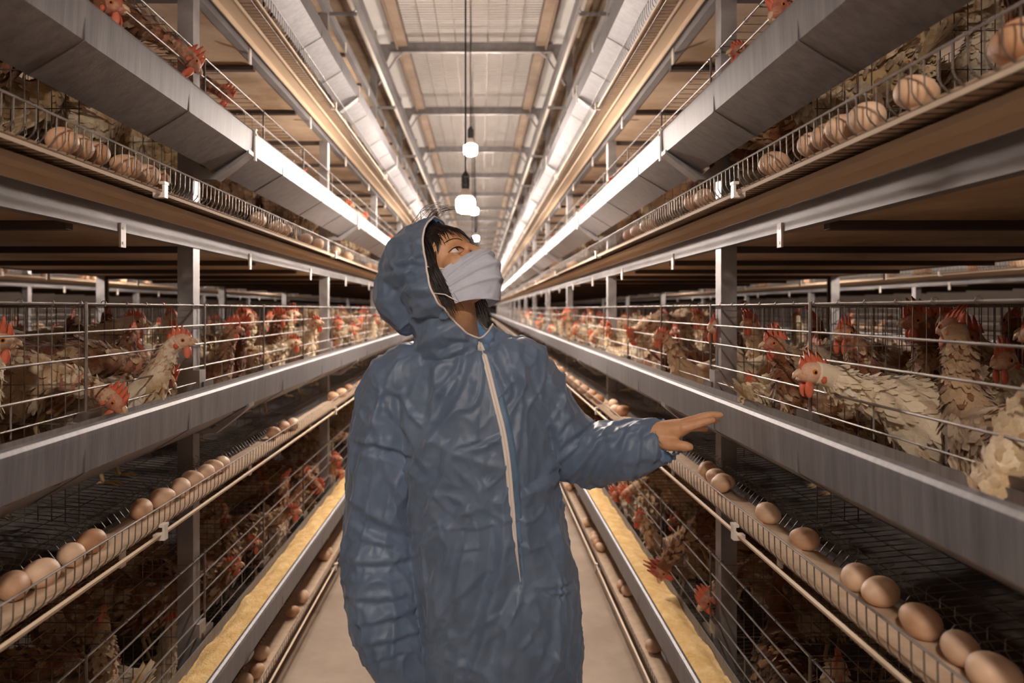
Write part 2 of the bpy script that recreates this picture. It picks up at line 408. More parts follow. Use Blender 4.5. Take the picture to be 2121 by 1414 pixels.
# posts
def post_mesh():
    m = MB()
    # C channel 45 mm, open towards the cage
    pr = [(0, 0), (.045, 0), (.045, .012), (.0425, .012), (.0425, .0025), (.0025, .0025), (.0025, .0425), (.0425, .0425), (.0425, .033), (.045, .033), (.045, .045), (0, .045)]
    v = []
    for z in (0, 3.6): v += [(a, b - .0225, z) for a, b in pr]
    n = len(pr); m.add(v, [(j, (j+1) % n, n+(j+1) % n, n+j) for j in range(n)] + [tuple(range(n)), tuple(range(n, 2*n))])
    return m.mesh('upright_post', M['post'])
PM = post_mesh()
for xa, s, d in faces:
    for k in range(-1, (16 if d == 0 else 6)):
        o = link('upright_post', PM, None, (xa + s * (FRONT + .008), POST0 + k * BAY, 0)); o.scale = (s, 1, 1)
        tag(o, f'galvanised upright post of the {where(xa, s, 1, d).rsplit(" ", 1)[0]} cage row, {ordinal(k + 1)} from the camera', 'post', 'upright posts')

# ------------------------------------------------------------------ cages (one per bay, three compartments)
W = .0011
def cage_parts(s):
    out = []
    r = lambda m, *p, rad=W, n=4: m.tube([(s * a, b, c) for a, b, c in p], rad, n)
    B = BAY; xb = FRONT + .60
    # front rails
    m = MB()
    for dz, rad in ((.216, .0022), (.158, .0024), (.105, .0024), (.041, .0024), (-.004, .0018)):
        r(m, (FRONT - .003, 0, dz), (FRONT - .003, B, dz), rad=rad, n=6)
    for c in range(3):
        for q in (.30, .62):
            r(m, (FRONT, c * B / 3 + q * B / 3, -.02), (FRONT, c * B / 3 + q * B / 3, .041), rad=.0014)
    out.append(('front_rails', m.mesh('front_rails', M['rail'], fix=False)))
    for c in range(3):
        m = MB(); y = c * B / 3 + (.0 if c else .028)
        r(m, (FRONT - .004, y, -.10), (FRONT - .004, y, .22), rad=.0035, n=6)
        m.box(s * (FRONT - .014), s * (FRONT + .004), y - .03, y + .04, -.022, -.004)
        out.append(('door_bar', m.mesh('door_bar', M['wire'], fix=False)))
    for c in range(3):
        m = MB(); y = c * B / 3 + (.0 if c else .03)
        x = FRONT + .01
        while x < xb:
            r(m, (x, y, -.23), (x, y, .212)); x += .028
        for dz in (-.20, -.11, -.03, .05, .13, .21): r(m, (FRONT + .005, y, dz), (xb, y, dz), rad=.0013)
        out.append(('side_panel', m.mesh('side_panel', M['wire'], fix=False)))
    # back
    m = MB(); y = 0
    while y < B: r(m, (xb, y, -.20), (xb, y, .212)); y += .05
    for dz in (-.15, -.05, .05, .15, .21): r(m, (xb, 0, dz), (xb, B, dz))
    out.append(('back_panel', m.mesh('back_panel', M['wire'], fix=False)))
    # top
    m = MB(); y = .01
    while y < B: r(m, (FRONT, y, .214), (xb, y, .214)); y += .05
    for k in range(9): r(m, (FRONT + k * .075, 0, .217), (FRONT + k * .075, B, .217))
    y = .05
    while y < B:
        m.tube([(s * FRONT + .006 * math.cos(a), y, .217 + .006 * math.sin(a)) for a in [j * PI / 4 for j in range(8)]], .0011, 4); y += .09
    out.append(('top_grid', m.mesh('top_grid', M['wire'], fix=False)))
    # floor grid, running down under the belt and up as guard
    m = MB(); y = .0125
    while y < B:
        r(m, (xb, y, -.185), (.735, y, -.240), (.716, y, -.2645), (.64, y, -.2665), (.6225, y, -.262), (.6145, y, -.254), (.6105, y, -.246), (.6095, y, -.212), rad=.0011); y += .025
    for k in range(10): r(m, (.76 + k * .062, 0, -.2375 + k * .0056), (.76 + k * .062, B, -.2375 + k * .0056))
    out.append(('floor_grid', m.mesh('floor_grid', M['wire'], fix=False)))
    m = MB(); r(m, (.6095, 0, -.212), (.6095, B, -.212), rad=.002, n=6); r(m, (.633, 0, -.2685), (.633, B, -.2685), rad=.0015, n=5)
    r(m, (.70, 0, -.2685), (.70, B, -.2685), rad=.0015, n=5)
    out.append(('guard_wire', m.mesh('guard_wire', M['rail'], fix=False)))
    # hooks curling up behind the belt
    m = MB(); y = .02
    while y < B:
        m.tube([(s*.735, y, -.240), (s*.724, y + .003, -.232), (s*.716, y + .006, -.218), (s*.719, y + .010, -.206), (s*.728, y + .013, -.203)], .0009, 4); y += .03
    out.append(('egg_hooks', m.mesh('egg_hooks', M['wire'], fix=False)))
    return out
CP = {s: cage_parts(s) for s in (1, -1)}
def joined(parts, skip=()):
    m = bpy.data.meshes.new('cage'); bm = bmesh.new(); mats = []
    for n, me in parts:
        if n in skip: continue
        k = len(bm.faces); bm.from_mesh(me); bm.faces.ensure_lookup_table()
        mm = me.materials[0]
        if mm not in mats: mats.append(mm)
        for f in bm.faces[k:]: f.material_index = mats.index(mm)
    bm.to_mesh(m); bm.free()
    for mm in mats: m.materials.append(mm)
    return m
CJ = {s: joined(CP[s]) for s in (1, -1)}
CJF = {s: joined(CP[s], ('egg_hooks', 'side_panel', 'top_grid')) for s in (1, -1)}
for xa, s, d in faces:
    for t in (range(4) if d == 0 else (1, 2)):
        for k in range(-1, (15 if d == 0 else 5)):
            L0 = (xa, POST0 + k * BAY, LIP[t]); wh = where(xa, s, t, d)
            if d == 0 and k < 3:
                o = empty('wire_cage', L0)
                for n, me in CP[s]: link(n, me, o)
            else: o = link('wire_cage', CJ[s] if (k < 8 and d == 0) else CJF[s], None, L0)
            tag(o, f'wire hen cage bay in the {wh} tier, {ordinal(k + 1)} from the camera', 'cage', 'wire cages')

# ------------------------------------------------------------------ catwalk overhead
mb = MB(); mb.box(-.80, .80, YA, YB, 3.60, 3.61); o = mb.build('trim_3', M['roof']); o['kind'] = 'structure'
for j in range(0, 18):
    y0 = POST0 + (j - 1) * BAY
    root = empty('catwalk_panel', (0, y0, 3.47))
    m = MB()
    n = 9
    for k in range(n): m.box(-.5 + k * 1.0 / (n - 1) - .0025, -.5 + k * 1.0 / (n - 1) + .0025, .03, BAY - .03, .03, .037)
    y = .04
    while y < BAY: m.box(-.52, .52, y - .001, y + .001, .036, .040); y += .04
    m.build('mesh', M['wire'], root)
    for s in (1, -1):
        m = MB(); m.box(s * .505, s * .585, .03, BAY - .03, .0, .012); m.box(s * .505, s * .512, .03, BAY - .03, .012, .06); m.box(s * .578, s * .588, .03, BAY - .03, -.03, .05)
        m.build('side_board', M['board'], root)
    tag(root, f'grey mesh catwalk panel with brown side boards overhead, {ordinal(j)} from the camera', 'panel', 'catwalk panels overhead')
    o = MB()
    o.box(-.64, .64, -.004, .0, -.04, .035); o.box(-.64, .64, -.03, .0, -.044, -.04); o.box(-.64, .64, -.03, 0, .031, .035)
    c = o.build('cross_beam', M['post'], None, False, (0, y0, 3.47))
    tag(c, f'dark steel cross beam under the catwalk, {ordinal(j)} from the camera', 'beam', 'catwalk cross beams')
    for s in (1, -1):
        o = MB(); o.add([(s*.64, -.002, .03), (s*.64, -.002, -.04), (s*.76, -.002, -.30), (s*.76, -.002, .03), (s*.64, .002, .03), (s*.64, .002, -.04), (s*.76, .002, -.30), (s*.76, .002, .03)],
              [(0,1,2,3), (7,6,5,4), (0,4,5,1), (1,5,6,2), (2,6,7,3), (3,7,4,0)])
        o.tube([(s*.545, -.01, -.045), (s*.60, -.012, -.09), (s*.74, -.012, -.30)], .008, 6)
        o.build('gusset', M['post'], c)
for s in (1, -1):
    m = MB(); m.tube([(s*.62, YA, 3.02), (s*.62, YB, 3.02)], .014, 10)
    o = m.build('water_pipe', M['white'], None, True); tag(o, f'pale pipe running high along the {SIDE[s]} cage row under the catwalk', 'pipe', 'overhead pipes')
    for k in range(-1, 12):
        q = MB(); y = POST0 + k * BAY; q.box(s*.60, s*.75, y - .002, y + .002, 2.985, 3.005); q.tube([(s*.62, y-.01, 3.02), (s*.62, y+.01, 3.02)], .018, 10); q.build('pipe_clamp', M['post'], o)
    m = MB(); m.prof([(.655, 3.22), (.70, 3.22), (.70, 3.223), (.658, 3.223), (.658, 3.30), (.70, 3.30), (.70, 3.303), (.655, 3.303)], YA, YB, s)
    o = m.build('side_beam', M['galv']); tag(o, f'long steel side beam below the catwalk on the {SIDE[s]}', 'beam', 'catwalk side beams')
    m = MB(); m.box(s*.80, s*2.0, YA, YB, 3.55, 3.56); o = m.build('trim_' + ('1' if s > 0 else '2'), M['plate']); o['kind'] = 'structure'

# ------------------------------------------------------------------ eggs
m = MB(); m.ell((0, 0, 0), (.0225, .0225, .029), None, 24, 16, egg=.13)
EGGM = m.mesh('egg', M['egg'], True)
eggs = {}
def egg(xa, s, t, y, hx=None, d=0, up=0):
    hx = hx if hx is not None else random.uniform(.645, .688)
    o = link('egg', EGGM, None, (xa + s * hx, y, LIP[t] - .259 + .0225 + up))
    o.rotation_euler = (PI / 2 + random.uniform(-.15, .15), random.uniform(-.3, .3), random.uniform(0, 6.28))
    k = random.uniform(.93, 1.08); o.scale = (k, k, k)
    eggs.setdefault((xa, s, t, d), []).append(o)
    return o
def egg_px(s, t, px, py, up=0):
    zc = LIP[t] - .259 + .0225 + up; H = CAMZ - zc
    Y = F * H / (py - 640); X = CAMX + (px - 994) / F * Y
    hx = min(max(abs(X), .638), .690)
    # keep the image x: move along the belt so that the projected x agrees half way
    return egg(0, s, t, Y, hx, up=up)
for px, py in [(1668,1115),(1592,1063),(1494,1003),(1518,998),(1482,987),(1470,972),(1300,850),(1276,848),(1272,836),(1795,1195),(1832,1225),(1905,1285),(2010,1345),(2085,1392),(1240,826),(1225,816),(1205,806),(1190,795),(1172,786),(1160,778)]:
    egg_px(1, 1, px, py)
for px, py in [(292,1055),(336,1031),(374,1009),(399,992),(425,978),(442,968),(458,961),(187,1122),(146,1148),(82,1188),(28,1214),(567,896),(588,884),(606,878),(690,820),(707,813),(722,803),(748,795),(760,785)]:
    egg_px(-1, 1, px, py)
for px, py in [(2095,88),(1880,192),(1785,245),(1735,268),(1704,284),(1667,300),(1600,338),(1442,410),(1425,420),(1330,468),(1310,478),(1290,487)]:
    egg_px(1, 2, px, py)
for px, py in [(150,292),(183,304),(238,318),(276,344),(320,362),(354,373),(541,455),(578,470),(592,476),(640,495),(660,505),(700,520)]:
    egg_px(-1, 2, px, py)
def fill(xa, s, t, y0, y1, n, d=0):
    ys = []
    while len(ys) < n:
        c = random.uniform(y0, y1)
        for j in range(random.choice((1, 2, 2, 3, 4))):
            yy = c + j * random.uniform(.047, .06)
            if all(abs(yy - q) > .046 for q in ys) and len(ys) < n: ys.append(yy)
    for yy in ys: egg(xa, s, t, yy, d=d)
for s in (1, -1):
    fill(0, s, 1, 4.7 if s > 0 else 4.4, 9.0, 22)
    fill(0, s, 0, 1.9, 7.0, 24)
    fill(0, s, 2, 3.6, 8.0, 12)
    fill(0, s, 3, 3.2, 9.0, 5)
    fill(s * PITCHX, s, 2, 2.2, 10, 34, 2)
    fill(s * PITCHX, -s, 2, 2.0, 7, 10, 1)
for (xa, s, t, d), lst in eggs.items():
    lst.sort(key=lambda o: o.location.y)
    for i, o in enumerate(lst):
        tag(o, f'brown egg on the {where(xa, s, t, d)} egg belt, {ordinal(i)} from the camera', 'egg', f'eggs on the {where(xa, s, t, d)} belt')

# ------------------------------------------------------------------ hens
def catmull(pts, n):
    out = []
    P_ = [pts[0]] + list(pts) + [pts[-1]]
    for i in range(1, len(P_) - 2):
        for k in range(n):
            t = k / n; a, b, c, d = (np.array(P_[i-1+j], float) for j in range(4))
            out.append(0.5 * ((2*b) + (-a+c)*t + (2*a-5*b+4*c-d)*t*t + (-a+3*b-3*c+d)*t**3))
    out.append(np.array(pts[-1], float)); return out
def hen_protos(name, spine, head, hdir, seed, bare=False, ragged=1.0):
    """spine: list of (x,y,z,rw,rh) tail to upper neck; head: centre; hdir: forward direction. returns dict of meshes"""
    rnd = random.Random(seed)
    sp = catmull([*spine, (*head, .019, .021)], 5)
    n = 14; rings = []; frames = []
    for i, p in enumerate(sp):
        a = sp[max(i-1, 0)][:3]; b = sp[min(i+1, len(sp)-1)][:3]
        t = Vector(b - a).normalized()
        up = Vector((0, 0, 1)) if abs(t.z) < .95 else Vector((-1, 0, 0))
        sd = t.cross(up).normalized(); u2 = sd.cross(t).normalized()
        c = Vector(p[:3]); frames.append((c, t, sd, u2, p[3], p[4]))
        ring = []
        for j in range(n):
            an = 2*PI*j/n; rr = 1 + .08 * noise.noise((c.x*20 + j, c.y*20 + seed, c.z * 20))
            ring.append(c + (sd * math.cos(an) * p[3] + u2 * math.sin(an) * p[4]) * rr)
        rings.append(ring)
    m = MB(); m.loft(rings)
    # feather tufts over body and neck
    nf = 1100
    pick = lambda p, k: (1 if noise.noise(p * 9 + Vector((seed * 3.1, 0, 0))) + rnd.uniform(-.35, .35) > .08 else 0) if rnd.random() < .9 else 2
    L = len(frames)
    for _ in range(nf):
        i = rnd.randrange(1, L - 5); f = frames[i]
        if bare and i > L * .60 and rnd.random() < .6: continue
        c, t, sd, u2, rw, rh = f
        an = rnd.uniform(0, 2*PI)
        nrm = (sd * math.cos(an) / rw + u2 * math.sin(an) / rh).normalized()
        base = c + sd * math.cos(an) * rw * .97 + u2 * math.sin(an) * rh * .97
        big = min(1, rw / .05)
        ln = rnd.uniform(.020, .042) * (.22 + .78 * big); wd = ln * rnd.uniform(.28, .42)
        back = (-t + nrm * rnd.uniform(.05, .60) * ragged + sd * rnd.uniform(-.2, .2) + Vector((0, 0, -.25)) * abs(math.cos(an))).normalized()
        side = back.cross(nrm).normalized()
        b0 = base; b1 = base + back * ln * .55 + nrm * .003; b2 = base + back * ln + nrm * rnd.uniform(-.002, .010) * ragged
        m.add([b0 - side*wd*.3, b0 + side*wd*.3, b1 + side*wd, b2 + side*wd*.35, b2 - side*wd*.35, b1 - side*wd], [(0,1,2,5), (5,2,3,4)], pick(b0, 0))
    # wings: long feathers along each flank
    bf = frames[int(L * .30)]
    for sgn in (1, -1):
        for k in range(12):
            c, t, sd, u2, rw, rh = frames[int(L * .46)]
            st = c + sd * sgn * rw * .96 + u2 * rh * (.45 - k * .09)
            dr = (-t + sd * sgn * (.10 - .02 * k) + u2 * (-.10 - .022 * k)).normalized(); nr = sd * sgn
            wd = .0075; ln = .13 - k * .004
            sv = dr.cross(nr).normalized()
            p = [st, st + dr*ln*.5 + nr*.010, st + dr*ln + nr*.002]
            m.add([p[0]-sv*wd, p[0]+sv*wd, p[1]+sv*wd*1.1, p[2]+sv*wd*.4, p[2]-sv*wd*.4, p[1]-sv*wd*1.1], [(0,1,2,5), (5,2,3,4)], k % 2)
    # tail
    c, t, sd, u2, rw, rh = frames[0]
    for k in range(9):
        a = (k - 4) * .13; dr = (-t * .8 + u2 * .55 + sd * a).normalized(); sv = sd * .9 + u2 * a; wd = .011; ln = rnd.uniform(.07, .11)
        p = [c, c + dr*ln*.6, c + dr*ln]
        m.add([p[0]-sv*wd*.5, p[0]+sv*wd*.5, p[1]+sv*wd, p[2]+sv*wd*.5, p[2]-sv*wd*.5, p[1]-sv*wd], [(0,1,2,5), (5,2,3,4)])
    R = {}
    R['body'] = m
    h = Vector(head); fd = Vector(hdir).normalized(); up = Vector((0, 0, 1)); up = (up - fd * up.dot(fd)).normalized(); sd = fd.cross(up)
    A = lambda a, b, c_: h + fd * a + sd * b + up * c_
    Rm = Matrix((fd, sd, up)).transposed()
    m = MB(); m.ell(A(.006, 0, 0), (.026, .0175, .020), Rm, 14, 10); m.ell(A(.022, 0, -.004), (.014, .011, .011), Rm, 10, 8)
    if bare:
        i0 = int(L * .70)
        m.tube([frames[i][0] for i in range(i0, L)], [max(frames[i][4], .016) * (1.0 + .10 * math.sin(i * 2.3)) for i in range(i0, L)], 12)
    R['face'] = m
    m = MB(); m.tube([A(.026, 0, .002), A(.032, 0, .002), A(.039, 0, -.001), A(.044, 0, -.007)], [.0085, .0072, .0048, .0012], 8, squash=(sd, .75))
    m.tube([A(.026, 0, -.006), A(.033, 0, -.008), A(.038, 0, -.009)], [.006, .0045, .001], 8, squash=(sd, .8)); R['beak'] = m
    # comb
    m = MB(); n1 = 26; th = .0032; prof = []
    flop = 0.6 if seed % 3 == 1 else 0.12
    for i in range(n1):
        u = i / (n1 - 1); x = .030 - u * .058
        tooth = abs(math.sin(u * PI * 5)) ** .75
        hh = (.010 + .030 * tooth) * math.sin(PI * min(1, (u + .06) * 1.0)) ** .45 * (1.05 if seed % 2 else .8)
        base = .013 + .004 * math.sin(u * PI)
        prof.append((x, base - .006, hh))
    vs = []; fs = []
    for x, b, hh in prof:
        tip = (b + hh); off = flop * hh * hh / .03
        vs += [A(x, -th*1.3, b), A(x, -th*.5 + off*.5, b + hh*.6), A(x - .004, off, tip), A(x, th*.5 + off*.5, b + hh*.6), A(x, th*1.3, b)]
    for i in range(n1 - 1):
        for j in range(4): fs.append((i*5+j, i*5+j+1, (i+1)*5+j+1, (i+1)*5+j))
    m.add(vs, fs); R['comb'] = m
    for nm, sg in (('wattle', 1), ('wattle2', -1)):
        m = MB(); m.ell(A(.018, sg * .008, -.027), (.009, .0035, .016), Rm, 10, 8); m.ell(A(-.006, sg * .0165, -.010), (.006, .003, .008), Rm, 8, 6)
        R[nm] = m
    for nm, sg in (('eye', 1), ('eye2', -1)):
        m = MB(); m.ell(A(.010, sg * .0150, .003), (.0052, .0040, .0052), Rm, 12, 8, mi=0); m.ell(A(.0105, sg * .0182, .003), (.0026, .0016, .0026), Rm, 10, 6, mi=1)
        R[nm] = m
    c = frames[int(L * .34)][0]
    for nm, sg in (('leg', 1), ('leg2', -1)):
        m = MB(); x0 = c.x + .01
        m.tube([(x0 + .01, sg*.035, max(.10, c.z - .06)), (x0 - .01, sg*.036, .07), (x0 + .008, sg*.038, .012), (x0 + .012, sg*.038, .006)], [.012, .006, .005, .005], 7)
        for a in (-.4, 0, .4, PI):
            ln = .042 if a != PI else .02
            m.tube([(x0 + .012, sg*.038, .006), (x0 + .012 + math.cos(a)*ln*.6, sg*.038 + math.sin(a)*ln*.6, .007), (x0 + .012 + math.cos(a)*ln, sg*.038 + math.sin(a)*ln, .002)], [.0042, .0035, .0015], 6)
        R[nm] = m
    MT = {'body': [M['feather'], M['feather2'], M['feather3']], 'face': M['skin'], 'beak': M['beak'], 'comb': M['comb'], 'wattle': M['comb'], 'wattle2': M['comb'], 'eye': [M['eye'], M['pupil']], 'eye2': [M['eye'], M['pupil']], 'leg': M['leg'], 'leg2': M['leg']}
    out = {k: v.mesh('hen_' + k.rstrip('2'), MT[k], True) for k, v in R.items()}
    out['face_pale'] = out['face'].copy(); out['face_pale'].materials[0] = M['skin2']
    pale = out['body'].copy(); pale.materials[0] = M['fpale']; pale.materials[1] = M['fpale2']; pale.materials[2] = M['feather2']; out['body_pale'] = pale
    # simple joined version for the distance
    def join(bm_):
        J = MB(); mats = [*bm_, M['skin'], M['comb'], M['beak'], M['pupil'], M['leg']]
        J.v += R['body'].v; J.f += R['body'].f; J.m += R['body'].m
        for k, mi in (('face', 3), ('comb', 4), ('wattle', 4), ('wattle2', 4), ('beak', 5), ('eye', 6), ('eye2', 6), ('leg', 7), ('leg2', 7)): J.add(R[k].v, R[k].f, mi)
        return J.mesh('hen', mats, True, fix=False)
    out['join'] = join([M['feather'], M['feather2'], M['feather3']]); out['join_pale'] = join([M['fpale'], M['fpale2'], M['feather2']]); out['head'] = h
    return out
# spine points: x, y, z, half width, half height
BODY = [(-.15, 0, .205, .018, .016), (-.12, 0, .20, .045, .05), (-.06, 0, .185, .068, .075), (0, 0, .175, .074, .082), (.06, 0, .185, .064, .070), (.10, 0, .21, .046, .05)]
HV = {
 'up': hen_protos('up', BODY + [(.125, 0, .255, .030, .032), (.135, 0, .31, .021, .022), (.14, 0, .35, .019, .02)], (.150, 0, .372), (1, 0, -.1), 1),
 'alert': hen_protos('alert', BODY + [(.13, 0, .26, .030, .032), (.15, 0, .30, .022, .022), (.165, 0, .33, .019, .02)], (.185, 0, .345), (1, .25, .05), 2, True),
 'reach': hen_protos('reach', BODY + [(.15, 0, .225, .032, .033), (.20, 0, .24, .024, .025), (.245, 0, .262, .020, .021)], (.275, 0, .270), (1, 0, -.05), 4),
 'low': hen_protos('low', BODY + [(.15, 0, .205, .032, .033), (.20, .01, .195, .024, .025), (.245, .015, .175, .020, .021)], (.275, .02, .155), (.8, .1, -.7), 3, True),
 'turn': hen_protos('turn', BODY + [(.12, .01, .25, .030, .032), (.12, .03, .295, .022, .022), (.115, .045, .32, .019, .02)], (.11, .065, .335), (.15, 1, -.1), 5),
 'peck': hen_protos('peck', BODY + [(.14, 0, .19, .032, .033), (.19, 0, .15, .024, .025), (.22, 0, .11, .020, .021)], (.235, 0, .085), (.35, .1, -1), 7),
}
hens = []
def hen(v, pos, yaw, pale=False, full=True, label=None, group=None, scale=1.0, tilt=0.0):
    H_ = HV[v]; sfx = '_pale' if pale else ''
    if full:
        o = link('hen', H_['body' + sfx])
        for k in ('face', 'beak', 'comb', 'wattle', 'wattle2', 'eye', 'eye2', 'leg', 'leg2'):
            link(k.rstrip('2'), H_['face_pale' if k == 'face' and pale else k], o)
    else: o = link('hen', H_['join' + sfx])
    o.location = pos; o.rotation_euler = (0, tilt, yaw); o.scale = (scale,) * 3
    tag(o, label or 'hen', 'hen', group); hens.append(o); return o
def hen_head(v, target, yaw, **k):
    """place so that the head lands on target (world)"""
    sc = k.get('scale', 1.0); tl = k.get('tilt', 0.0)
    R_ = Matrix.Rotation(yaw, 3, 'Z') @ Matrix.Rotation(tl, 3, 'Y')
    off = R_ @ (HV[v]['head'] * sc)
    return hen(v, Vector(target) - off, yaw, **k)
D2R = PI / 180
def T(px, py, hx, s):
    """world point on the pixel ray at half-aisle distance hx"""
    X = s * hx; Y = (X - CAMX) * F / (px - 994); return P(px, py, Y)
special = [
 # variant, px, py, half-x, side, yaw, pale, scale, label
 ('reach', 1688, 772, .70, 1, 188, True, 1.06, 'pale hen with tall spiky pink comb leaning out to the right trough'),
 ('alert', 1752, 692, .86, 1, 196, False, 1.05, 'hen with bare pink neck standing just behind the spiky-combed hen'),
 ('alert', 1606, 742, .84, 1, 215, True, .95, 'cream hen with small comb facing out left of the spiky-combed hen'),
 ('up', 1556, 668, .93, 1, 200, False, 1.0, 'brown hen holding its head high beside the nearest right post'),
 ('low', 1560, 795, .80, 1, 205, False, .9, 'brown hen lowering a red head beside the nearest right post'),
 ('up', 1690, 668, 1.10, 1, 230, False, 1.05, 'brown hen with drooping comb at the back of the near right cage'),
 ('up', 1905, 665, 1.0, 1, 170, False, 1.05, 'dark hen standing at the back right of the near right cage'),
 ('turn', 2010, 700, 1.15, 1, 100, False, 1.1, 'shaded red-headed hen at the right edge of the near right cage'),
 ('peck', 2030, 1085, .705, 1, 195, True, 1.1, 'pale hen with bare pink neck hanging over the trough at the right edge'),
 ('low', 1372, 772, .92, 1, 205, True, 1.05, 'cream hen bent over with its head low past the nearest right post'),
 ('low', 232, 828, .735, -1, -5, False, 1.0, 'hen with flopping orange comb laying its head on the left trough'),
 ('low', 338, 782, .76, -1, 40, False, 1.05, 'brown hen with big red comb peering down by the nearest left post'),
 ('reach', 278, 668, .98, -1, 25, True, 1.1, 'hen stretching a long pale neck beside the left door bar'),
 ('up', 95, 760, .98, -1, 10, False, 1.0, 'brown hen facing out at the left edge of the near left cage'),
 ('turn', 150, 668, 1.1, -1, 30, False, 1.0, 'red-faced hen behind the left door bar'),
 ('up', 500, 655, 1.0, -1, 0, True, 1.0, 'cream hen stretching up just past the nearest left post'),
 ('alert', 560, 660, 1.0, -1, 40, False, 1.0, 'mottled hen beside the cream hen past the nearest left post'),
 ('low', 393, 124, .735, -1, 40, False, 1.1, 'hen with spiky orange comb hanging over the left upper trough'),
 ('low', 465, 196, .80, -1, 0, False, 1.0, 'brown hen peering down past the upper left post'),
 ('reach', 225, 14, .74, -1, 10, False, 1.0, 'hen looking out above the left upper trough near the picture top'),
 ('reach', 1535, 108, .76, 1, 190, False, 1.0, 'hen with ragged red comb peering over the right upper trough'),
 ('low', 1622, 12, .74, 1, 180, False, 1.1, 'hen with bright red comb at the top edge over the right upper trough'),
 ('up', 362, 1290, .90, -1, 20, True, 1.05, 'whitish hen with tall comb in the near bottom left cage'),
 ('reach', 520, 1125, .82, -1, 25, False, 1.0, 'dark hen reaching out over the bottom left feed trough'),
 ('reach', 480, 1170, .80, -1, 20, False, 1.0, 'dark hen with fringed comb beside the bottom left feed trough'),
 ('low', 1465, 1240, .735, 1, 190, False, 1.05, 'hen with bright spiky comb leaning out over the bottom right feed trough'),
 ('peck', 1372, 1178, .68, 1, 180, False, 1.1, 'brown hen eating with its head down in the yellow feed'),
 ('up', 1640, 1350, .93, 1, 170, True, 1.05, 'pale hen in the near bottom right cage facing the aisle'),
 ('low', 650, 1005, .80, -1, 10, False, 1.0, 'hen with orange comb looking over the bottom left trough, farther back'),
 ('low', 215, 1385, .88, -1, 30, False, 1.0, 'brown hen with lowered head at the lower left corner'),
]
taken = []
for v, px, py, hx, s, yaw, pale, sc, lb in special:
    tgt = T(px, py, hx, s)
    o = hen_head(v, tgt, yaw * D2R, pale=pale, scale=sc, label=lb); taken.append((o.location.copy(), s))
HG = {}
def fill_hens(xa, s, t, c0, c1, n, full, d=0, hxr=(.86, 1.28)):
    for c in range(c0, c1):
        for k in range(n):
            for tr in range(12):
                y = compy(c) + random.uniform(.08, .49); hx = random.uniform(*hxr)
                p = Vector((xa + s * hx, y, LIP[t] - .238 + (hx - .745) * .09))
                if all((Vector((q[0].x, q[0].y)) - Vector((p.x, p.y))).length > (.135 if tr < 8 else .10) or abs(q[0].z - p.z) > .5 for q in taken): break
            else: continue
            taken.append((p, s))
            yaw = (PI if s > 0 else 0) + random.gauss(0, 1.0) if random.random() < .75 else random.uniform(0, 6.28)
            v = random.choice(('up', 'alert', 'turn', 'reach', 'up', 'low'))
            # keep the whole bird inside its cage: nose clear of the front wires
            if abs(hx - .745) < .36 and v in ('reach', 'low'): v = 'turn' if random.random() < .5 else 'up'
            if hx < .99 and math.cos(yaw) * (-s) > .6 and v == 'up' and random.random() < .5: yaw += 1.4
            o = hen(v, p, yaw, random.random() < .42, full, scale=random.uniform(.93, 1.08))
            HG.setdefault((xa, s, t, d), []).append(o)
for s in (1, -1):
    fill_hens(0, s, 1, 0, 9, 5, True)
    fill_hens(0, s, 1, 9, 18, 3, False)
    fill_hens(0, s, 1, 18, 30, 1, False)
    fill_hens(0, s, 0, 0, 7, 3, True)
    fill_hens(0, s, 0, 7, 18, 2, False)
    fill_hens(0, s, 2, 0, 8, 4, False)
    fill_hens(0, s, 3, 3, 8, 2, False)
# heads poking out above the upper troughs
for s in (1, -1):
    for t, ys in ((2, (2.95, 3.3, 4.2, 4.5, 5.9, 6.6, 8.1)), (3, (3.4, 5.0, 6.8)), (1, (3.05, 4.1, 4.65, 6.2, 7.4)), (0, (3.0, 3.4, 3.9, 4.4, 5.2, 6.1))):
        for y in ys:
            y += random.uniform(-.15, .15)
            o = hen_head(random.choice(('low', 'reach')), (s * random.uniform(.70, .76), y, LIP[t] + random.uniform(.03, .11)), (PI if s > 0 else 0) + random.uniform(-.6, .6), full=(y < 5), pale=random.random() < .3, scale=1.0)
            HG.setdefault((0, s, t, 0), []).append(o)
    fill_hens(s * PITCHX, -s, 1, 2, 12, 1, False, 1)
    fill_hens(s * PITCHX, s, 1, 3, 14, 1, False, 2)
